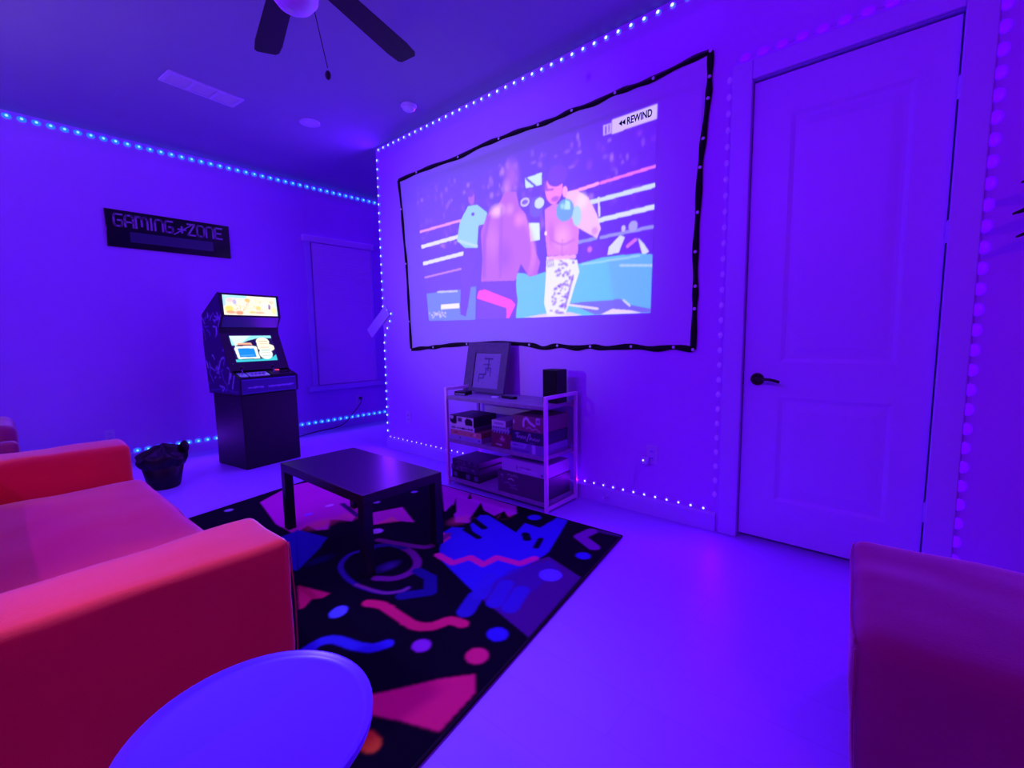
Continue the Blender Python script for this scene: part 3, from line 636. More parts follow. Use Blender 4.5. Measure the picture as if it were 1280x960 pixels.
# ---------------------------------------------------------------- ottoman by the door
ot = thing('ottoman', 'large red slipcovered ottoman, colour darkened for bluish light, in front of the white door', 'ottoman', (1.60, -.285, 0), R(4.5))
def ot_taper(v):
    if v.co.z < .44: v.co.x *= 1 - .05 * (1 - v.co.z / .44); v.co.y *= 1 - .05 * (1 - v.co.z / .44)
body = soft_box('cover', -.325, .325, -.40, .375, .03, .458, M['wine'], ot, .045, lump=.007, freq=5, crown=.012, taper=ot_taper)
bm = bmesh.new()
add_tube(bm, smooth_pts([(.315, .366, .44), (.20, .374, .438), (0, .372, .440), (-.2, .373, .437), (-.315, .366, .44)], 4), .0025, 6)
add_tube(bm, [(-.322, .366, .43), (-.318, .362, .25), (-.308, .352, .06)], .0025, 6)
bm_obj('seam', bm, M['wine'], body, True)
for x in (-.25, .25):
    for y in (-.31, .29): box('foot', x - .025, x + .025, y - .025, y + .025, 0, .035, M['black'], ot)

# ---------------------------------------------------------------- round side table
st = thing('side_table', 'round blue tray-top side table beside the sofa arm', 'table', (.256, .862, 0))
ZT, RT = .449, .2095
lathe('tray', [(.0, ZT - .012), (RT - .010, ZT - .012), (RT, ZT - .006), (RT + .001, ZT + .008), (RT - .002, ZT + .008), (RT - .006, ZT + .001), (RT - .02, ZT - .003), (0, ZT - .003)], M['tabletop'], st, 64)
for k in range(3):
    a = R(75 + 120 * k); tube('leg', [(.06 * math.cos(a), .06 * math.sin(a), ZT - .014), (.10 * math.cos(a), .10 * math.sin(a), .2), (.17 * math.cos(a), .17 * math.sin(a), .004)], .009, M['tabletop'], st)

# ---------------------------------------------------------------- coffee table
ct = thing('coffee_table', 'black-brown rectangular coffee table standing on the patterned rug', 'table', (1.345, 2.366, .0115), 0)
HT = .4085
box('tabletop', -.242, .242, -.458, .458, HT - .05, HT, M['blackwood'], ct, .003)
for sx in (-1, 1):
    for sy in (-1, 1): box('leg', sx * .217 - .025, sx * .217 + .025, sy * .433 - .025, sy * .433 + .025, 0, HT - .05, M['blackwood'], ct, .002)

# ================================================================ arcade cabinet
arc = thing('arcade_cabinet', 'black arcade cabinet on a riser with lit marquee and game screen', 'arcade machine', (1.437, 4.406, 0), R(8.5))
AW = .545; U0 = -.015
bm = bmesh.new(); add_box(bm, 0, .52, .0, .50, .0, .672, .006); bm_obj('riser', bm, M['black'], arc)
prof = [(-.012, .674), (.535, .674), (.575, 1.10), (.565, 1.40), (.250, 1.585), (.225, 1.580), (.205, 1.375), (.262, 1.275), (.262, 1.22), (.120, .880), (.100, .868), (-.010, .828), (-.018, .815)]
M['sideart'] = None
def side_print():
    c = Canvas(-.02, .58, .67, 1.59, 90, 138, (40, 28, 84))
    r2 = np.random.default_rng(3)
    for _ in range(44):
        a = np.array([r2.uniform(.08, .54), r2.uniform(.74, 1.42)]); d = r2.uniform(-.09, .09, 2); e = r2.uniform(-.06, .06, 2)
        c.line(smooth_pts([a, a + d, a + d + e], 5), r2.uniform(.006, .014), [(170, 160, 225), (130, 115, 205), (200, 200, 245)][r2.integers(3)], .8)
    for a, b in ((.08, .95), (.12, .90), (.06, .86)): c.line([(a, b), (a + .05, b - .13)], .012, (190, 195, 235))
    c.line([(.03, .70), (.30, .72), (.5, .70)], .012, (80, 70, 160), .7); c.blur(1); return c
for u in (U0, U0 + AW - .016):
    sp = prism('side_panel', prof, 'x', u, u + .016, M['black'], arc)
sc_ = side_print()
keep = np.zeros(sc_.X.shape, bool); n = len(prof)
for i in range(n):
    (xa, ya), (xb, yb) = prof[i], prof[(i + 1) % n]
    if ya != yb: keep ^= ((ya > sc_.Y) != (yb > sc_.Y)) & (sc_.X < (xb - xa) * (sc_.Y - ya) / (yb - ya) + xa)
def sub_grid(name, cvs, pos, keep, m, parent):
    idx = np.arange(keep.size).reshape(keep.shape)
    kf = keep[:-1, :-1] & keep[:-1, 1:] & keep[1:, 1:] & keep[1:, :-1]
    F = np.stack([idx[:-1, :-1], idx[1:, :-1], idx[1:, 1:], idx[:-1, 1:]], -1)[kf]
    used = np.unique(F); mp = -np.ones(keep.size, int); mp[used] = np.arange(len(used))
    me = bpy.data.meshes.new(name); me.from_pydata(pos.reshape(-1, 3)[used].tolist(), [], mp[F].tolist())
    at = me.attributes.new('print', 'FLOAT_COLOR', 'POINT'); C = cvs.A.reshape(-1, 3)[used]
    at.data.foreach_set('color', np.hstack([C, np.ones((len(C), 1))]).astype(np.float32).ravel())
    return link(name, me, m, parent)
M['print'] = paint_mat('printed_board', .45, 0, None, spec=.4)
for u, nm in ((U0 - .0008, 'side_art'), (U0 + AW + .0008, 'side_art')):
    sub_grid(nm, sc_, np.stack([np.full(sc_.X.shape, u), sc_.X, sc_.Y], -1), keep, M['print'], arc)
ua, ub = U0 + .017, U0 + AW - .017
prism('back_panel', [(.520, .676), (.533, .676), (.572, 1.10), (.562, 1.397), (.552, 1.397), (.560, 1.10)], 'x', ua, ub, M['black'], arc)
prism('roof_panel', [(.250, 1.572), (.562, 1.392), (.562, 1.404), (.252, 1.584)], 'x', ua, ub, M['black'], arc)
prism('marquee_box', [(.224, 1.578), (.206, 1.372), (.245, 1.372), (.262, 1.572)], 'x', ua, ub, M['black'], arc)
prism('speaker_panel', [(.208, 1.369), (.258, 1.276), (.270, 1.280), (.222, 1.372)], 'x', ua, ub, M['glass'], arc)
prism('monitor_bezel', [(.258, 1.272), (.262, 1.222), (.124, .884), (.136, .880), (.274, 1.222), (.270, 1.272)], 'x', ua, ub, M['black'], arc)
prism('control_deck', [(.120, .872), (-.008, .822), (-.012, .806), (.120, .806)], 'x', ua, ub, M['blackmatte'], arc)
# front lip with its printed line
lc = Canvas(0, ub - ua, .680, .812, 130, 34, (62, 48, 118))
lc.line([(0, .806), (.52, .806)], .006, (80, 70, 170)); lc.line([(0, .687), (.52, .687)], .006, (70, 60, 150))
r3 = np.random.default_rng(5); x = .06
while x < .47:
    wd = r3.uniform(.008, .02)
    if r3.uniform() > .14: lc.line([(x, .735), (x + wd, .735 + r3.uniform(-.004, .004))], r3.uniform(.010, .018), (150, 135, 205), .8)
    x += wd + .006
lc.blur(1)
lp = box('front_panel', ua, ub, -.012, .0, .678, .804, M['black'], arc)
canvas_mesh('front_print', lc, np.stack([lc.X + ua, np.full(lc.X.shape, -.0128), lc.Y], -1), M['print'], lp)
# lit marquee: a jumble of warm cartoon colours
mc = Canvas(0, ub - ua - .02, 0, .18, 120, 42, (255, 245, 205))
mc.line([(0, .15), (.08, .17), (.2, .17)], .03, (170, 235, 245)); mc.line([(0, .10), (0, .17)], .05, (180, 230, 240)); mc.line([(.49, .0), (.49, .18)], .03, (200, 240, 230))
for (x, y, a, b, c) in ((.05, .055, .045, .035, (255, 225, 40)), (.06, .025, .05, .016, (255, 170, 90)), (.135, .022, .04, .022, (255, 150, 50)), (.215, .14, .03, .02, (255, 195, 20)), (.06, .135, .035, .025, (255, 210, 190)), (.25, .03, .035, .014, (255, 215, 80)), (.32, .028, .06, .012, (255, 190, 120)), (.415, .085, .016, .030, (130, 90, 120)), (.38, .09, .035, .03, (235, 235, 240)), (.44, .13, .03, .018, (255, 215, 160)), (.10, .12, .022, .03, (190, 190, 215)), (.31, .07, .03, .025, (255, 220, 70)), (.46, .05, .03, .04, (255, 235, 130))): mc.ell(x, y, a, b, c, .95, .35)
for _ in range(70):
    a = np.array([r3.uniform(.10, .42), r3.uniform(.03, .15)]); d = r3.uniform(-.02, .02, 2)
    mc.line([a, a + d], r3.uniform(.003, .008), [(255, 235, 110), (230, 190, 60), (255, 250, 220), (190, 160, 70)][r3.integers(4)], .7)
mc.blur(1)
M['marquee'] = paint_mat('lit_marquee', .3, 1.15, (.1, .1, .1))
s_, t_ = np.meshgrid(np.linspace(0, 1, 120), np.linspace(0, 1, 42))
canvas_mesh('marquee', mc, np.stack([ua + .010 + s_ * (ub - ua - .020), .2078 + .0155 * t_ - .002, 1.386 + .178 * t_], -1), M['marquee'], arc)
# game screen
gc = Canvas(0, .40, 0, .255, 120, 78, (15, 12, 60))
gc.poly([(0, .255), (.40, .255), (.40, .225), (.28, .232), (.16, .205), (.05, .16), (.0, .16)], (150, 235, 240)); gc.poly([(0, .255), (.2, .255), (.12, .20), (.03, .15)], (235, 250, 235), .8)
gc.poly([(0, 0), (.40, 0), (.40, .040), (.22, .018), (0, .025)], (60, 205, 215)); gc.poly([(.34, .02), (.40, .02), (.40, .06)], (60, 205, 215))
gc.poly([(.025, .03), (.23, .025), (.225, .145), (.18, .155), (.03, .15), (.015, .13)], (245, 255, 250)); gc.poly([(.045, .045), (.20, .040), (.198, .128), (.045, .132)], (10, 140, 235)); gc.line([(.06, .06), (.18, .06)], .006, (120, 200, 250), .6)
gc.poly([(.05, .165), (.19, .16), (.185, .182), (.06, .185)], (255, 185, 140)); gc.line([(.06, .166), (.18, .163)], .005, (170, 60, 60), .8)
gc.ell(.30, .19, .065, .045, (250, 245, 215)); gc.ell(.32, .13, .085, .04, (250, 245, 215)); gc.ell(.30, .07, .065, .055, (240, 252, 240)); gc.ell(.285, .155, .05, .05, (252, 245, 220))
for y, c in ((.195, (190, 140, 50)), (.17, (225, 190, 110)), (.135, (205, 160, 90)), (.105, (70, 170, 150)), (.08, (200, 190, 140)), (.05, (170, 190, 180))): gc.line([(.265, y), (.345, y)], .006, c, .8)
gc.blur(1)
M['game'] = paint_mat('game_screen', .2, 1.15, (.02, .02, .02))
p0, p1 = np.array([.130, .898]), np.array([.257, 1.212]); dn = np.array([p1[1] - p0[1], -(p1[0] - p0[0])]); dn = dn / np.linalg.norm(dn)
# screen sits on the sloped bezel, facing the player
gs, gt = np.meshgrid(np.linspace(0, 1, 120), np.linspace(0, 1, 78))
q = p0 + (p1 - p0) * (.20 + .76 * gt[..., None]); q = q - dn * .0025
canvas_mesh('game_screen', gc, np.stack([ua + .055 + gs * .385, q[..., 0], q[..., 1]], -1), M['game'], arc)
def deck(u, s, h=0.0): return (u, s, .822 + (s + .008) * (.872 - .822) / .128 + h)
for (u0, u1) in ((ua + .012, ua + .078), (ua + .092, ua + .275), (ua + .290, ub - .012)):
    bm = bmesh.new(); vs_ = [bm.verts.new(deck(u, s, h)) for h in (.0005, .008) for u, s in ((u0, .012), (u1, .012), (u1, .085), (u0, .085))]
    for f in ((0, 1, 2, 3), (4, 5, 6, 7), (0, 1, 5, 4), (1, 2, 6, 5), (2, 3, 7, 6), (3, 0, 4, 7)): bm.faces.new([vs_[k] for k in f])
    bm_obj('control_plate', bm, M['clearpl' if u0 < ua + .2 else 'black'], arc)
for u in (ua + .045, ua + .33):
    j = cyl('joystick', deck(u, .05, .008), (Vector(deck(u, .05, .060))), .005, M['chrome'], arc, n=8)
    bm = bmesh.new(); bmesh.ops.create_uvsphere(bm, u_segments=12, v_segments=8, radius=.015); bmesh.ops.translate(bm, verts=bm.verts, vec=deck(u, .05, .068)); bm_obj('ball_knob', bm, M['black'], j, True)
for k, u in enumerate((ua + .13, ua + .165, ua + .20, ua + .235, ua + .40, ua + .435, ua + .47)):
    cyl('button', deck(u, .045, .008), deck(u, .045, .018), .012, M['clearpl' if k < 4 else 'black'], arc, n=12)
o = cyl('button', deck(ua + .395, .104, .001), deck(ua + .395, .104, .012), .020, M['redbtn'], arc, n=16); o['label'] = 'lit red round button'
for k in range(3): box('sticker', ua + .018, ua + .030, .150 + .010 * k, .152 + .010 * k, .935 + .022 * k, .950 + .022 * k, M['letters'], arc)

# ================================================================ wall sign on the arcade wall
SX0, SX1, SZ0, SZ1 = .815, 1.825, 2.035, 2.372
sg = thing('gaming_sign', 'black board sign reading GAMING ZONE on the arcade wall', 'sign', (SX0, YB, SZ0), 0)
sw_, sh = SX1 - SX0, SZ1 - SZ0
box('board', 0, sw_, -.018, 0, 0, sh, M['gloss'], sg, .003)
box('inset_panel', .17, .85, -.0195, -.0185, .055, .150, M['glass'], sg)
def glyphs(pens, x, z, s):
    """letters drawn with strokes in a 0..1 by 0..1 cell"""
    return [[(x + px * s[0], z + pz * s[1]) for px, pz in st_] for st_ in pens]
G = dict(G=[[(1, 1), (.15, 1), (0, .8), (0, .2), (.15, 0), (.85, 0), (1, .2), (1, .5), (.5, .5)]], A=[[(0, 0), (0, .8), (.2, 1), (.8, 1), (1, .8), (1, 0)], [(0, .42), (1, .42)]], M=[[(0, 0), (0, 1), (.35, 1), (.5, .85), (.5, .2)], [(.5, .85), (.65, 1), (.85, 1), (1, .8), (1, 0)]], I=[[(.5, 0), (.5, 1)]], N=[[(0, 0), (0, .8), (.2, 1), (.8, 1), (1, .8), (1, 0)]], Z=[[(0, 1), (1, 1), (0, 0), (1, 0)]], O=[[(.2, 1), (.8, 1), (1, .8), (1, .2), (.8, 0), (.2, 0), (0, .2), (0, .8), (.2, 1)]], E=[[(1, 1), (0, 1), (0, 0), (1, 0)], [(0, .5), (.85, .5)]])
def stroke_bar(bm, a, b, wd, y0, y1):
    a, b = Vector((a[0], a[1])), Vector((b[0], b[1])); d = (b - a).normalized() * wd * .5; s = Vector((-d.y, d.x)); a = a - d * .8; b = b + d * .8
    c = [a - s, b - s, b + s, a + s]; lo = [bm.verts.new((p.x, y0, p.y)) for p in c]; hi = [bm.verts.new((p.x, y1, p.y)) for p in c]
    bm.faces.new(lo); bm.faces.new(hi)
    for k in range(4): bm.faces.new((lo[k], lo[(k + 1) % 4], hi[(k + 1) % 4], hi[k]))
x = .062
for ch in 'GAMING+ZONE':
    if ch == '+':
        bm = bmesh.new()
        stroke_bar(bm, (x + .055, .205), (x + .055, .262), .016, -.0215, -.0185); stroke_bar(bm, (x + .025, .235), (x + .085, .235), .016, -.0212, -.0185); stroke_bar(bm, (x - .012, .180), (x + .16, .305), .010, -.0225, -.0185)
        bm_obj('emblem', bm, M['letters'], sg); x += .106; continue
    wd = {'M': .086, 'I': .018}.get(ch, .060); hh = .105
    bm = bmesh.new()
    for st_ in glyphs(G[ch], x, .192, (wd, hh)):
        for a, b in zip(st_, st_[1:]): stroke_bar(bm, a, b, .016, -.0215, -.0185)
    bm_obj('letter', bm, M['letters'], sg); x += wd + .0205

# ================================================================ shelf of games
sh_ = thing('shelf_unit', 'white metal shelf unit with three grey wooden boards under the screen', 'shelf', (2.302, 1.72, 0))
SD, SW, SH = .370, .985, .770
for y in (.012, SW - .012):
    bm = bmesh.new(); t = .011
    add_box(bm, 0, 2 * t, y - t, y + t, 0, SH, .002); add_box(bm, SD - 2 * t, SD, y - t, y + t, 0, SH, .002)
    add_box(bm, 2 * t, SD - 2 * t, y - t, y + t, SH - 2 * t, SH, .002); add_box(bm, 2 * t, SD - 2 * t, y - t, y + t, .012, .012 + 2 * t, .002)
    bm_obj('side_frame', bm, M['bar'], sh_)
SHZ = (.062, .372, .705)
for z in SHZ: box('shelf_board', .004, SD - .004, .024, SW - .024, z - .026, z, M['plank'], sh_, .002)
for z in SHZ: box('crossbar', SD - .016, SD - .004, .024, SW - .024, z - .046, z - .027, M['bar'], sh_)
def game_box(label, y0, y1, z0, h, x0, d, lidc, painter=None, trayc=None, rz=0, split=.62, sidec=None):
    """a flat lidded box lying on a shelf, its printed long side towards the room"""
    g = thing('game_box', label, 'board game', (2.302 + x0, (y0 + y1) / 2, z0), rz, 'board games on the shelf unit')
    w2 = abs(y1 - y0) / 2
    ml = mat('box_card', lidc, .5, .4, noise=.12, nscale=30); mt_ = mat('box_tray', trayc or lidc, .5, .4)
    bm = bmesh.new(); add_box(bm, .002, d - .002, -w2 + .002, w2 - .002, 0, h * (1 - split) + .002); bm_obj('tray', bm, mt_, g)
    box('lid', 0, d, -w2, w2, h * (1 - split), h, ml, g, .0015)
    if painter:
        nx, ny = max(24, int(w2 * 2 / .004)), max(10, int(h / .004)); c = Canvas(0, 2 * w2, 0, h, nx, ny, tuple(int(255 * v ** (1 / 2.2)) for v in lidc)); painter(c, 2 * w2, h); c.blur(1)
        canvas_mesh('cover_print', c, np.stack([np.full(c.X.shape, -.0008), w2 - c.X, c.Y], -1), M['print'], g)
    return g
g4 = np.random.default_rng(11)
def p_cow(c, W_, h):
    c.put(np.ones(c.X.shape), (205, 190, 215)); c.ell(.045, h * .55, .05, h * .42, (10, 8, 16)); c.ell(.02, h * .8, .02, h * .2, (190, 170, 200)); c.poly([(.17, h * .15), (.25, h * .12), (.25, h * .6), (.23, h * .78), (.19, h * .85), (.165, h * .6)], (10, 8, 16))
    c.poly([(.075, h * .25), (.145, h * .25), (.145, h * .9), (.075, h * .9)], (200, 185, 215)); c.poly([(.09, h * .4), (.132, h * .4), (.132, h * .8), (.09, h * .8)], (70, 40, 90)); c.line([(0, h * .98), (W_, h * .98)], h * .10, (40, 20, 50))
def p_strip(c, W_, h):
    c.put(np.ones(c.X.shape), (200, 185, 215)); c.line([(.02, h * .5), (.055, h * .5)], h * .4, (110, 85, 140))
    x = .075
    while x < W_ - .03:
        k = g4.uniform(.006, .014); c.line([(x, h * .5), (x + k, h * .5)], h * g4.uniform(.3, .5), (20, 12, 40), .9); x += k + .008
def p_beige(c, W_, h):
    c.put(np.ones(c.X.shape), (190, 130, 120))
    for _ in range(26):
        x = g4.uniform(.03, W_ - .03); c.line([(x, h * g4.uniform(.3, .7)), (x + g4.uniform(.005, .02), h * g4.uniform(.3, .7))], h * .12, (120, 60, 70), .6)
    c.ell(W_ * .8, h * .5, .02, h * .4, (225, 170, 170), .8, .4)
def p_white(c, W_, h):
    c.put(np.ones(c.X.shape), (150, 135, 200)); c.ell(W_ * .33, h * .55, .008, h * .2, (60, 40, 100)); c.ell(W_ * .92, h * .5, .012, h * .25, (90, 70, 150)); c.line([(W_ * .5, h * .5), (W_ * .75, h * .5)], h * .2, (130, 110, 190), .8)
def p_small(c, W_, h):
    c.put(np.ones(c.X.shape), (190, 175, 215)); c.line([(W_ * .2, h * .5), (W_ * .8, h * .5)], h * .3, (130, 105, 165), .9)
def p_clap(c, W_, h):
    c.put(np.ones(c.X.shape), (150, 130, 190))
    for k in range(9): c.poly([(.018 + k * .024, h), (.030 + k * .024, h), (.022 + k * .024, h * .72), (.010 + k * .024, h * .72)], (18, 10, 40)); c.poly([(.0 + k * .026, 0), (.012 + k * .026, 0), (.022 + k * .026, h * .35), (.010 + k * .026, h * .35)], (25, 14, 50))
def p_red(c, W_, h):
    c.put(np.ones(c.X.shape), (105, 25, 70)); c.ell(W_ * .55, h * .6, .03, h * .14, (190, 120, 170), .9, .4); c.ell(W_ * .53, h * .78, .014, h * .08, (190, 120, 170), .8, .4); c.line([(W_ * .25, h * .22), (W_ * .5, h * .2)], h * .10, (190, 140, 190)); c.line([(W_ * .3, h * .45), (W_ * .75, h * .45)], h * .06, (160, 80, 140), .8)
def p_gold(c, W_, h):
    c.put(np.ones(c.X.shape), (125, 85, 100)); c.line(smooth_pts([(.095, h * .35), (.10, h * .75), (.125, h * .85), (.15, h * .6), (.19, h * .42)], 5), .016, (200, 175, 220)); c.poly([(.20, h * .55), (.235, h * .55), (.235, h * .92), (.20, h * .92)], (190, 165, 215)); c.ell(.218, h * .74, .012, h * .12, (125, 95, 150))
    c.line(smooth_pts([(.12, h * .2), (.15, h * .3), (.17, h * .15), (.20, h * .25), (.23, h * .1)], 4), .007, (175, 140, 180)); c.ell(.01, h * .55, .01, h * .12, (200, 160, 190))
def p_script(c, W_, h):
    c.put(np.ones(c.X.shape), (42, 24, 78)); m_ = .03
    c.line([(m_, h * .75), (m_ + .03, h * .8)], .005, (170, 150, 210)); c.line(smooth_pts([(m_ + .02, h * .78), (m_ + .012, h * .42), (m_ + .022, h * .58), (m_ + .03, h * .40), (m_ + .042, h * .6), (m_ + .05, h * .38), (m_ + .064, h * .58), (m_ + .072, h * .36), (m_ + .085, h * .6), (m_ + .09, h * .34)], 4), .005, (170, 150, 210))
    c.line(smooth_pts([(m_ + .10, h * .2), (m_ + .118, h * .8), (m_ + .13, h * .8)], 4), .006, (170, 150, 210)); c.line(smooth_pts([(m_ + .13, h * .78), (m_ + .125, h * .36), (m_ + .14, h * .55), (m_ + .15, h * .34), (m_ + .165, h * .54), (m_ + .172, h * .32), (m_ + .186, h * .5), (m_ + .192, h * .32), (m_ + .205, h * .5)], 4), .005, (170, 150, 210)); c.line([(m_ + .12, h * .12), (m_ + .16, h * .1)], .005, (110, 80, 170))
def p_mixed(c, W_, h):
    c.put(np.ones(c.X.shape), (120, 100, 175)); c.poly([(0, h), (.15, h), (.13, h * .5), (.0, h * .5)], (150, 130, 205)); c.line([(.02, h * .72), (.11, h * .68)], h * .1, (85, 65, 150)); c.poly([(.185, h * .1), (.215, h * .1), (.215, h * .95), (.185, h * .95)], (185, 165, 220)); c.line([(.01, h * .25), (.16, h * .2)], h * .12, (80, 60, 140))
def p_dark(c, W_, h):
    c.put(np.ones(c.X.shape), (60, 38, 82))
    for _ in range(30): c.ell(g4.uniform(0, W_), g4.uniform(0, h), g4.uniform(.008, .025), g4.uniform(.005, .015), [(95, 65, 115), (40, 22, 62), (120, 90, 140)][g4.integers(3)], .7, .5)
def p_black(c, W_, h):
    c.put(np.ones(c.X.shape), (20, 12, 34))
    for x in (.02, .16, .25): c.poly([(x, h * .15), (x + .04, h * .15), (x + .04, h * .75), (x, h * .75)], (105, 85, 140), .9)
def p_long(c, W_, h):
    c.put(np.ones(c.X.shape), (185, 170, 215)); c.line([(.14, h * .3), (.14, h * .55)], .006, (90, 70, 130)); c.line([(.17, h * .5), (.26, h * .48)], h * .12, (140, 115, 175)); c.line([(.19, h * .3), (.32, h * .28)], h * .10, (205, 190, 235)); c.ell(.36, h * .2, .008, h * .1, (70, 50, 110))
def p_big(c, W_, h):
    c.put(np.ones(c.X.shape), (78, 50, 92))
    c.line(smooth_pts([(.03, h * .78), (.045, h * .85), (.05, h * .7)], 4), .006, (150, 120, 165)); c.line(smooth_pts([(.09, h * .88), (.11, h * .92), (.13, h * .86), (.16, h * .92), (.19, h * .86)], 4), .009, (130, 100, 150)); c.line(smooth_pts([(.10, h * .66), (.125, h * .72), (.15, h * .66)], 4), .006, (205, 180, 220)); c.line(smooth_pts([(.06, h * .45), (.10, h * .5), (.13, h * .40), (.17, h * .46)], 4), .009, (120, 90, 150)); c.line([(.12, h * .3), (.18, h * .28)], .010, (125, 95, 150), .8); c.ell(.27, h * .6, .03, h * .1, (95, 60, 100), .6, .7)
zm = SHZ[1]; zb = SHZ[0]
P_, DK, WHT = (.35, .31, .52), (.05, .03, .09), (.45, .40, .62)
game_box('thin lilac game box at the bottom of the cow-box pile', 2.325, 2.672, zm, .036, .02, .27, P_, p_white)
game_box('dusty pink game box between lilac box and white lettered box', 2.330, 2.668, zm + .0365, .040, .022, .27, (.30, .14, .13), p_beige)
game_box('white game box with dark lettering under the cow-patterned box', 2.395, 2.664, zm + .077, .034, .018, .25, (.12, .08, .22), p_strip)
game_box('black and white cow-patterned game box topping its pile', 2.405, 2.664, zm + .1115, .078, .018, .25, (.035, .02, .07), p_cow)
game_box('dark red game box in the middle of the middle shelf', 2.040, 2.235, zm, .105, .03, .25, (.10, .012, .04), p_red)
game_box('striped film-clapper game box on the dark red box', 2.060, 2.228, zm + .1055, .045, .030, .24, (.30, .25, .44), p_clap)
game_box('small white game box topping the clapper-striped box', 2.095, 2.228, zm + .151, .044, .030, .20, (.40, .35, .55), p_small)
game_box('lilac game box with a white block at the bottom of the brown-box pile', 1.760, 2.035, zm, .068, .012, .29, (.22, .18, .42), p_mixed)
game_box('dark game box with handwritten-style white lettering under the brown box', 1.762, 2.022, zm + .0685, .082, .014, .29, (.03, .02, .08), p_script)
game_box('brown game box with a white swoosh topping its pile', 1.764, 2.016, zm + .151, .104, .014, .29, (.18, .10, .14), p_gold)
game_box('black game box with grey squares at the bottom of the lower pile', 2.372, 2.672, zb, .062, .03, .28, (.01, .006, .02), p_black)
game_box('dark mottled purple game box lying on the black box', 2.368, 2.676, zb + .0625, .040, .028, .28, (.05, .028, .085), p_dark)
game_box('dark purple patterned game box topping the lower pile', 2.380, 2.670, zb + .103, .046, .034, .27, (.045, .024, .08), p_dark)
game_box('large dark wine-coloured game box lying flat on the lowest shelf', 1.758, 2.170, zb, .148, .02, .31, (.06, .035, .09), p_big)
game_box('long white game box lying on the wine-coloured box', 1.760, 2.155, zb + .1485, .088, .05, .27, WHT, p_long)
# things standing on top of the shelf
zt = SHZ[2] + .0005
mz = thing('maze_board', 'dark framed maze picture leaning against the wall on the shelf', 'picture', (2.545, 2.30, zt))
tilt = Matrix.Translation((0, 0, .012)) @ Matrix.Rotation(R(12), 4, 'Y')
def tilted(o): o.data.transform(tilt); return o
MW, MH = .445, .40
bm = bmesh.new()
for a in ((0, .07, 0, MH), (MW - .095, MW, 0, MH), (.07, MW - .095, 0, .035), (.07, MW - .095, MH - .085, MH)): add_box(bm, -.012, .012, a[0], a[1], a[2], a[3], .003)
tilted(bm_obj('frame', bm, M['wood'], mz)); tilted(box('backing', .002, .010, .06, MW - .085, .03, MH - .08, M['wood'], mz))
zc = Canvas(0, MW - .165, 0, MH - .12, 70, 70, (132, 112, 175))
for L in ([(.10, .235), (.19, .235)], [(.15, .235), (.15, .14)], [(.10, .19), (.17, .19)], [(.12, .16), (.18, .16), (.18, .10)], [(.06, .11), (.06, .05)], [(.06, .11), (.13, .11), (.13, .15)], [(.06, .08), (.11, .08), (.11, .11)]): zc.line(L, .009, (62, 45, 105))
for _ in range(40): zc.ell(g4.uniform(.01, .27), g4.uniform(.01, .27), .004, .004, (85, 65, 130), .8)
zc.blur(1)
tilted(canvas_mesh('maze_print', zc, np.stack([np.full(zc.X.shape, .0005), MW - .095 - zc.X, zc.Y + .035], -1), M['print'], mz))
spk = thing('speaker', 'black upright box speaker on the shelf top by the frame end', 'speaker', (2.46, 1.742, zt))
box('case', 0, .11, 0, .125, 0, .225, M['black'], spk, .004); box('grille', -.004, -.0005, .008, .117, .008, .217, M['blackmatte'], spk, .001)
rm = thing('set_top_box', 'small dark media box on the shelf top beside the maze picture', 'media box', (2.40, 2.565, zt), R(12))
box('case', 0, .09, 0, .11, 0, .030, M['black'], rm, .005); box('front_strip', -.0015, -.0003, .01, .10, .006, .014, M['clearpl'], rm)
r5 = thing('remote_control', 'dark remote control lying on the shelf top in front of the screen', 'remote', (2.44, 2.12, zt), R(-8))
box('case', 0, .045, 0, .13, 0, .018, M['black'], r5, .005)
for k in range(4): cyl('button', (.022, .03 + .024 * k, .018), (.022, .03 + .024 * k, .021), .006, M['letters'], r5, n=8)
wd_ = thing('dongle', 'small white plug-in stick beside the remote on the shelf top', 'dongle', (2.43, 2.262, zt), R(10))
box('case', 0, .03, 0, .055, 0, .012, M['plate'], wd_, .003); box('plug', .009, .021, -.014, -.0003, .003, .008, M['chrome'], wd_)

# ================================================================ black liner-wrapped bin
bn = thing('waste_bin', 'black waste bin with a bunched black liner behind the sofa arm', 'bin', (.845, 4.44, 0))
lathe('bucket', [(.095, 0), (.105, .01), (.150, .235), (.146, .235), (.100, .012)], M['bag'], bn, 28)
from mathutils import noise as mnz
bm = bmesh.new(); NA, NZ = 64, 14; rings = []
for j in range(NZ):
    t = j / (NZ - 1); ring = []
    for k in range(NA):
        a = 2 * math.pi * k / NA
        r = (.126 + .04 * math.sin(min(1, t * 2.2) * 1.57)) * (1 - max(0, t - .62) ** 1.4 * 3.3) if t < .97 else .012
        z = .16 + .155 * t + .028 * math.sin(3 * a + .6) * t + .018 * math.sin(7 * a) * t
        v = Vector((r * math.cos(a), r * math.sin(a), z)); v += Vector((math.cos(a), math.sin(a), .3)) * .018 * mnz.noise(v * 18)
        ring.append(bm.verts.new(v))
    rings.append(ring)
for a, b in zip(rings, rings[1:]):
    for k in range(NA): bm.faces.new((a[k], a[(k + 1) % NA], b[(k + 1) % NA], b[k]))
bm.faces.new(rings[-1]); bm_obj('liner', bm, M['bag'], bn, True)
bm = bmesh.new(); bmesh.ops.create_icosphere(bm, subdivisions=3, radius=1.0)
for v in bm.verts:
    v.co = Vector((v.co.x * .030, v.co.y * .026, v.co.z * .048)) * (1 + .25 * mnz.noise(v.co * 3)) + Vector((.148, -.02, .305))
bm_obj('liner_knot', bm, M['bag'], bn, True)

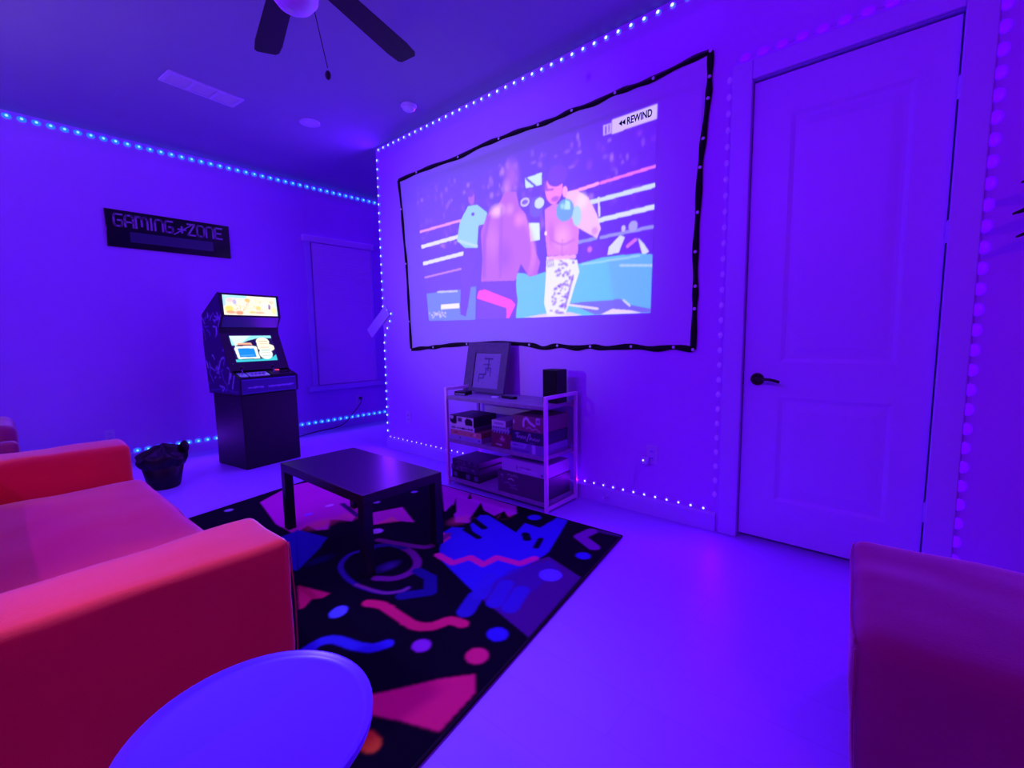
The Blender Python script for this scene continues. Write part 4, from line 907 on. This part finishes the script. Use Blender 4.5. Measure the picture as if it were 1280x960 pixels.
# ================================================================ ceiling fan
FX, FY, FZ = .965, 1.995, 2.70
fan = thing('ceiling_fan', 'dark-bladed ceiling fan with frosted globe and pull chain', 'ceiling fan', (FX, FY, HC))
z0 = FZ - HC
lathe('canopy', [(.065, -.001), (.07, -.02), (.045, -.06), (.014, -.07)], M['fan'], fan, 24)
cyl('downrod', (0, 0, -.06), (0, 0, z0 + .10), .012, M['fan'], fan)
lathe('motor_housing', [(.03, z0 + .12), (.10, z0 + .10), (.115, z0 + .05), (.11, z0 + .0), (.085, z0 - .035), (.06, z0 - .05)], M['fan'], fan, 32)
lathe('globe', [(.055, z0 - .050), (.075, z0 - .075), (.094, z0 - .11), (.090, z0 - .145), (.066, z0 - .175), (.033, z0 - .190), (.0, z0 - .194)], M['globe'], fan, 32)
for k in range(6):
    a = R(17.0 + 59 * k) if k < 2 else R(76 + 60 * (k - 1))
    bm = bmesh.new()
    pts = [(.20, -.052), (.68, -.066), (.755, -.060), (.775, -.045), (.778, .045), (.762, .060), (.68, .066), (.20, .052)]
    lo = [bm.verts.new((p[0], p[1], z0 + .018 - .10 * p[1])) for p in pts]; hi = [bm.verts.new((p[0], p[1], z0 + .025 - .10 * p[1])) for p in pts]
    bm.faces.new(lo); bm.faces.new(hi)
    for i in range(len(pts)): bm.faces.new((lo[i], lo[(i + 1) % 8], hi[(i + 1) % 8], hi[i]))
    bmesh.ops.rotate(bm, verts=bm.verts, matrix=Matrix.Rotation(a, 3, 'Z'), cent=(0, 0, 0))
    bl = bm_obj('blade', bm, M['fan'], fan)
    bm = bmesh.new(); add_box(bm, .095, .26, -.018, .018, z0 + .012, z0 + .018, .002); bmesh.ops.rotate(bm, verts=bm.verts, matrix=Matrix.Rotation(a, 3, 'Z'), cent=(0, 0, 0)); bm_obj('blade_arm', bm, M['fan'], bl)
pc = (1.122, 2.047)
ch = tube('pull_chain', [(.07, .02, z0 - .035), (pc[0] - FX, pc[1] - FY, 2.35 - HC + .02)], .0018, M['fan'], fan)
bm = bmesh.new(); bmesh.ops.create_uvsphere(bm, u_segments=12, v_segments=8, radius=.013)
for v in bm.verts: v.co = Vector((v.co.x, v.co.y, v.co.z * 1.5)) + Vector((pc[0] - FX, pc[1] - FY, 2.34 - HC))
bm_obj('chain_ball', bm, M['fan'], ch, True)

# ceiling vent, lamp disc, smoke detector
vt = thing('ceiling_vent', 'rectangular white ceiling vent with three louvred sections', 'vent', (1.24, 4.10, HC), R(6))
VW, VD = .25, .095
bm = bmesh.new()
add_box(bm, -VW, VW, VD - .022, VD, -.012, 0, .002); add_box(bm, -VW, VW, -VD, -VD + .022, -.012, 0, .002)
for x in (-VW + .013, -.08, .08, VW - .013): add_box(bm, x - .013, x + .013, -VD + .022, VD - .022, -.012, 0)
bm_obj('frame', bm, M['vent'], vt); box('duct_backing', -VW + .02, VW - .02, -VD + .02, VD - .02, -.002, 0, M['ventdark'], vt)
for (x0, x1) in ((-VW + .027, -.094), (-.066, .066), (.094, VW - .027)):
    for k in range(6):
        y = -VD + .034 + k * .0235
        bm = bmesh.new(); vs_ = [bm.verts.new(p) for p in ((x0, y, -.003), (x1, y, -.003), (x1, y + .008, -.010), (x0, y + .008, -.010))]; bm.faces.new(vs_)
        r = bmesh.ops.extrude_face_region(bm, geom=bm.faces[:]); bmesh.ops.translate(bm, verts=[e for e in r['geom'] if isinstance(e, bmesh.types.BMVert)], vec=(0, 0, -.0015)); bm_obj('louvre', bm, M['vent'], vt)
dl = thing('ceiling_disc', 'flat round white cover plate on the ceiling past the fan', 'ceiling light', (2.02, 4.04, HC))
lathe('rim', [(.085, 0), (.085, -.008), (.070, -.014), (.066, -.010)], M['vent'], dl, 32); lathe('lens', [(.066, -.009), (.05, -.012), (.0, -.013)], M['globe'], dl, 32)
sd = thing('smoke_detector', 'small round white smoke detector on the ceiling near the screen wall', 'smoke detector', (2.42, 3.17, HC))
lathe('base', [(.062, 0), (.064, -.012), (.060, -.016)], M['plate'], sd, 32); lathe('cap', [(.052, -.0165), (.050, -.034), (.034, -.046), (.0, -.047)], M['plate'], sd, 32)
cyl('test_button', (.012, 0, -.047), (.012, 0, -.050), .012, M['vent'], sd)

# outlets, cords, door stop
def plate(name, label, cat, origin, axis, kind):
    p = thing(name, label, cat, origin)
    def bx(nm, a0, a1, z0, z1, d0, d1, m, par):
        return box(nm, -d1, -d0, a0, a1, z0, z1, m, par, .0015) if axis == 'A' else box(nm, a0, a1, -d1, -d0, z0, z1, m, par, .0015)
    c = bx('cover_plate', -.037, .037, -.060, .060, .0005, .006, M['plate'], p)
    if kind == 'outlet':
        for z in (-.022, .022):
            s = bx('socket', -.017, .017, z - .014, z + .014, .0062, .009, M['trim'], p)
            for d in (-.006, .006): bx('slot', d - .0012, d + .0012, z - .005, z + .005, .0092, .0096, M['blackmatte'], s)
    else: bx('rocker', -.016, .016, -.033, .033, .0062, .011, M['trim'], p)
    return p
plate('wall_outlet', 'white outlet plate on the wall between screen and door', 'outlet', (XA, 1.195, .395), 'A', 'outlet')
plate('wall_outlet', 'white outlet plate low on the wall beside the corner light tape', 'outlet', (XA, 3.745, .365), 'A', 'outlet')
plate('wall_outlet', 'white outlet plate below the shaded window', 'outlet', (3.25, YB, .335), 'B', 'outlet')
plate('wall_outlet', 'white outlet plate on the arcade wall behind the sofa', 'outlet', (.690, YB, .285), 'B', 'outlet')
plug = thing('power_plug', 'small power adapter with glowing dot on the outlet by the door', 'plug', (XA - .012, 1.225, .360))
box('case', -.030, 0, -.02, .022, -.025, .02, M['plate'], plug, .004); cyl('indicator', (-.0305, .012, 0), (-.0335, .012, 0), .005, M['core'], plug, n=8)
tube('lead', smooth_pts([(-.012, .022, -.01), (-.012, .06, -.05), (-.006, .09, -.14), (-.004, .095, -.225)], 4), .002, M['tape'], plug)
pw = thing('extension_cord', 'dark power cord running from the window outlet to the arcade cabinet', 'cord', (3.27, YB, 0))
box('plug_head', -.015, .015, -.045, -.0115, .335, .37, M['cord'], pw, .004)
tube('cable', smooth_pts([(0, -.04, .34), (-.02, -.05, .28), (-.12, -.035, .17), (-.30, -.04, .03), (-.7, -.08, .006), (-1.1, -.30, .006), (-1.32, -.62, .006)], 6), .005, M['cord'], pw)
ds = thing('door_stop', 'small spring door stop on the baseboard right of the shelf', 'door stop', (XA - .0145, 1.50, .06))
bm = bmesh.new(); add_tube(bm, [(-.004 - .0011 * k, .006 * math.cos(k * .9), .006 * math.sin(k * .9)) for k in range(50)], .0014, 5); bm_obj('spring', bm, M['plate'], ds, True)
bm = bmesh.new(); add_cyl(bm, (0, 0, 0), (-.004, 0, 0), .012); bm_obj('mount', bm, M['plate'], ds); cyl('tip', (-.058, 0, 0), (-.072, 0, 0), .009, M['plate'], ds)

# potted plant right of the door, only leaf tips reach the view
pp = thing('potted_plant', 'dark leafy plant whose leaf tips show beside the purple light tape', 'plant', (2.42, -.66, 0))
lathe('pot', [(.0, 0), (.12, 0), (.16, .30), (.165, .32), (.150, .32), (.145, .29), (.0, .285)], M['pot'], pp, 28)
tube('stem', smooth_pts([(0, 0, .28), (.01, .01, .8), (0, .02, 1.35), (.01, .05, 1.62)], 6), .011, M['leaf'], pp)
def leaf(base, tip, wd, up_s=None):
    base, tip = Vector(base), Vector(tip); d = tip - base; s = d.cross(Vector((0, 0, 1))).normalized() * wd; s = up_s * wd if up_s else s; up = Vector((0, 0, .03))
    bm = bmesh.new(); rows = []
    for i in range(7):
        t = i / 6; k = math.sin(math.pi * min(1, t * .93 + .04)) ** .8; c = base + d * t + up * math.sin(math.pi * t)
        rows.append([bm.verts.new(c - s * k), bm.verts.new(c - Vector((0, 0, .006 * k))), bm.verts.new(c + s * k)])
    for a, b in zip(rows, rows[1:]):
        for k in range(2): bm.faces.new((a[k], a[k + 1], b[k + 1], b[k]))
    ex = bmesh.ops.solidify(bm, geom=bm.faces[:], thickness=.0012)
    bm_obj('leaf', bm, M['leaf'], pp, True)
for (z, dy, dz) in ((1.66, .385, .03), (1.60, .400, -.02), (1.555, .385, -.06)): leaf((.02, .04, z), (.12, dy, z + dz), .024, Vector((0, -.1, 1)))
for k in range(12):
    a = R(150 + 22 * k); z = .9 + .065 * k; leaf((0, .01, z), (.24 * math.cos(a), .24 * math.sin(a) - .05, z + .08), .030)

# added unseen lamps and a projector spot behind the sofa, lighting sofa and screen
fl = thing('fill_floor_lamp', 'added unseen floor lamp with linen shade, lighting the sofa side', 'lamp', (-1.0, 3.5, 0))
lathe('base', [(.0, 0), (.14, 0), (.14, .015), (.02, .03)], M['black'], fl, 28); cyl('pole', (0, 0, .03), (0, 0, 1.55), .011, M['black'], fl)
bm = bmesh.new(); add_cyl(bm, (0, 0, 1.50), (0, 0, 1.78), .19, .15, 32, False); bm_obj('shade', bm, M['shadecloth'], fl, True)
lamp('floor_fill_light', 'POINT', (0, 0, 1.70), (.95, .70, .85), 21.0, fl, shadow_soft_size=.05)

al = thing('sofa_fill_lamp', 'added unseen arched lamp brightening the near sofa arm', 'lamp', (-.80, 1.15, 0))  # added lamp, unseen, to brighten the top of the near arm
lathe('base', [(.0, 0), (.13, 0), (.13, .015), (.02, .03)], M['black'], al, 28)
tube('arched_pole', smooth_pts([(0, 0, .03), (0, 0, .9), (.05, .04, 1.5), (.25, .18, 1.78), (.52, .36, 1.80)], 6), .009, M['black'], al)
bm = bmesh.new(); add_cyl(bm, (.52, .36, 1.81), (.545, .335, 1.745), .03, .06, 20, False); bm_obj('lamp_head', bm, M['black'], al, True)
rl = lamp('sofa_fill_light', 'SPOT', (.547, .333, 1.742), (.36, .28, 1.0), 76.0, al, spot_size=R(62), spot_blend=1.0, shadow_soft_size=.06)
rl.rotation_euler = Vector((.48, -.13, -1.12)).to_track_quat('-Z', 'Y').to_euler()
pj = thing('projector', 'white box projector on a stand behind the sofa', 'projector', (-1.62, 2.60, 0))
box('case', -.12, .12, -.14, .14, 1.50, 1.61, M['plate'], pj, .015); cyl('lens', (.12, .06, 1.555), (.145, .06, 1.555), .032, M['black'], pj)
lathe('stand_base', [(.0, 0), (.16, 0), (.16, .012), (.02, .03)], M['black'], pj, 28); cyl('stand_pole', (0, 0, .03), (0, 0, 1.50), .013, M['black'], pj)
sl = lamp('screen_wash_light', 'SPOT', (.152, .06, 1.555), (.88, .80, 1.0), 130.0, pj, spot_size=R(46), spot_blend=1.0, shadow_soft_size=.02)  # added wash over the screen cloth; the picture glows by itself
sl.rotation_euler = Vector((4.19, .05, .22)).to_track_quat('-Z', 'Y').to_euler()

pd = thing('red_fill_lamp', 'added unseen red lamp behind the viewer, reddening the sofa sides', 'lamp', (-.5, -1.5, HC))  # added red light, out of view, lifts the red on viewer-facing sides
lathe('ceiling_rose', [(.05, -.001), (.05, -.02), (.01, -.03)], M['black'], pd, 24); cyl('cable', (0, 0, -.03), (0, 0, -.62), .004, M['black'], pd, n=8)
lathe('cap', [(.02, -.60), (.05, -.63), (.055, -.66)], M['black'], pd, 24)
lamp('red_fill_light', 'POINT', (0, 0, -.74), (1.0, .05, .01), 24.0, pd, shadow_soft_size=.06)
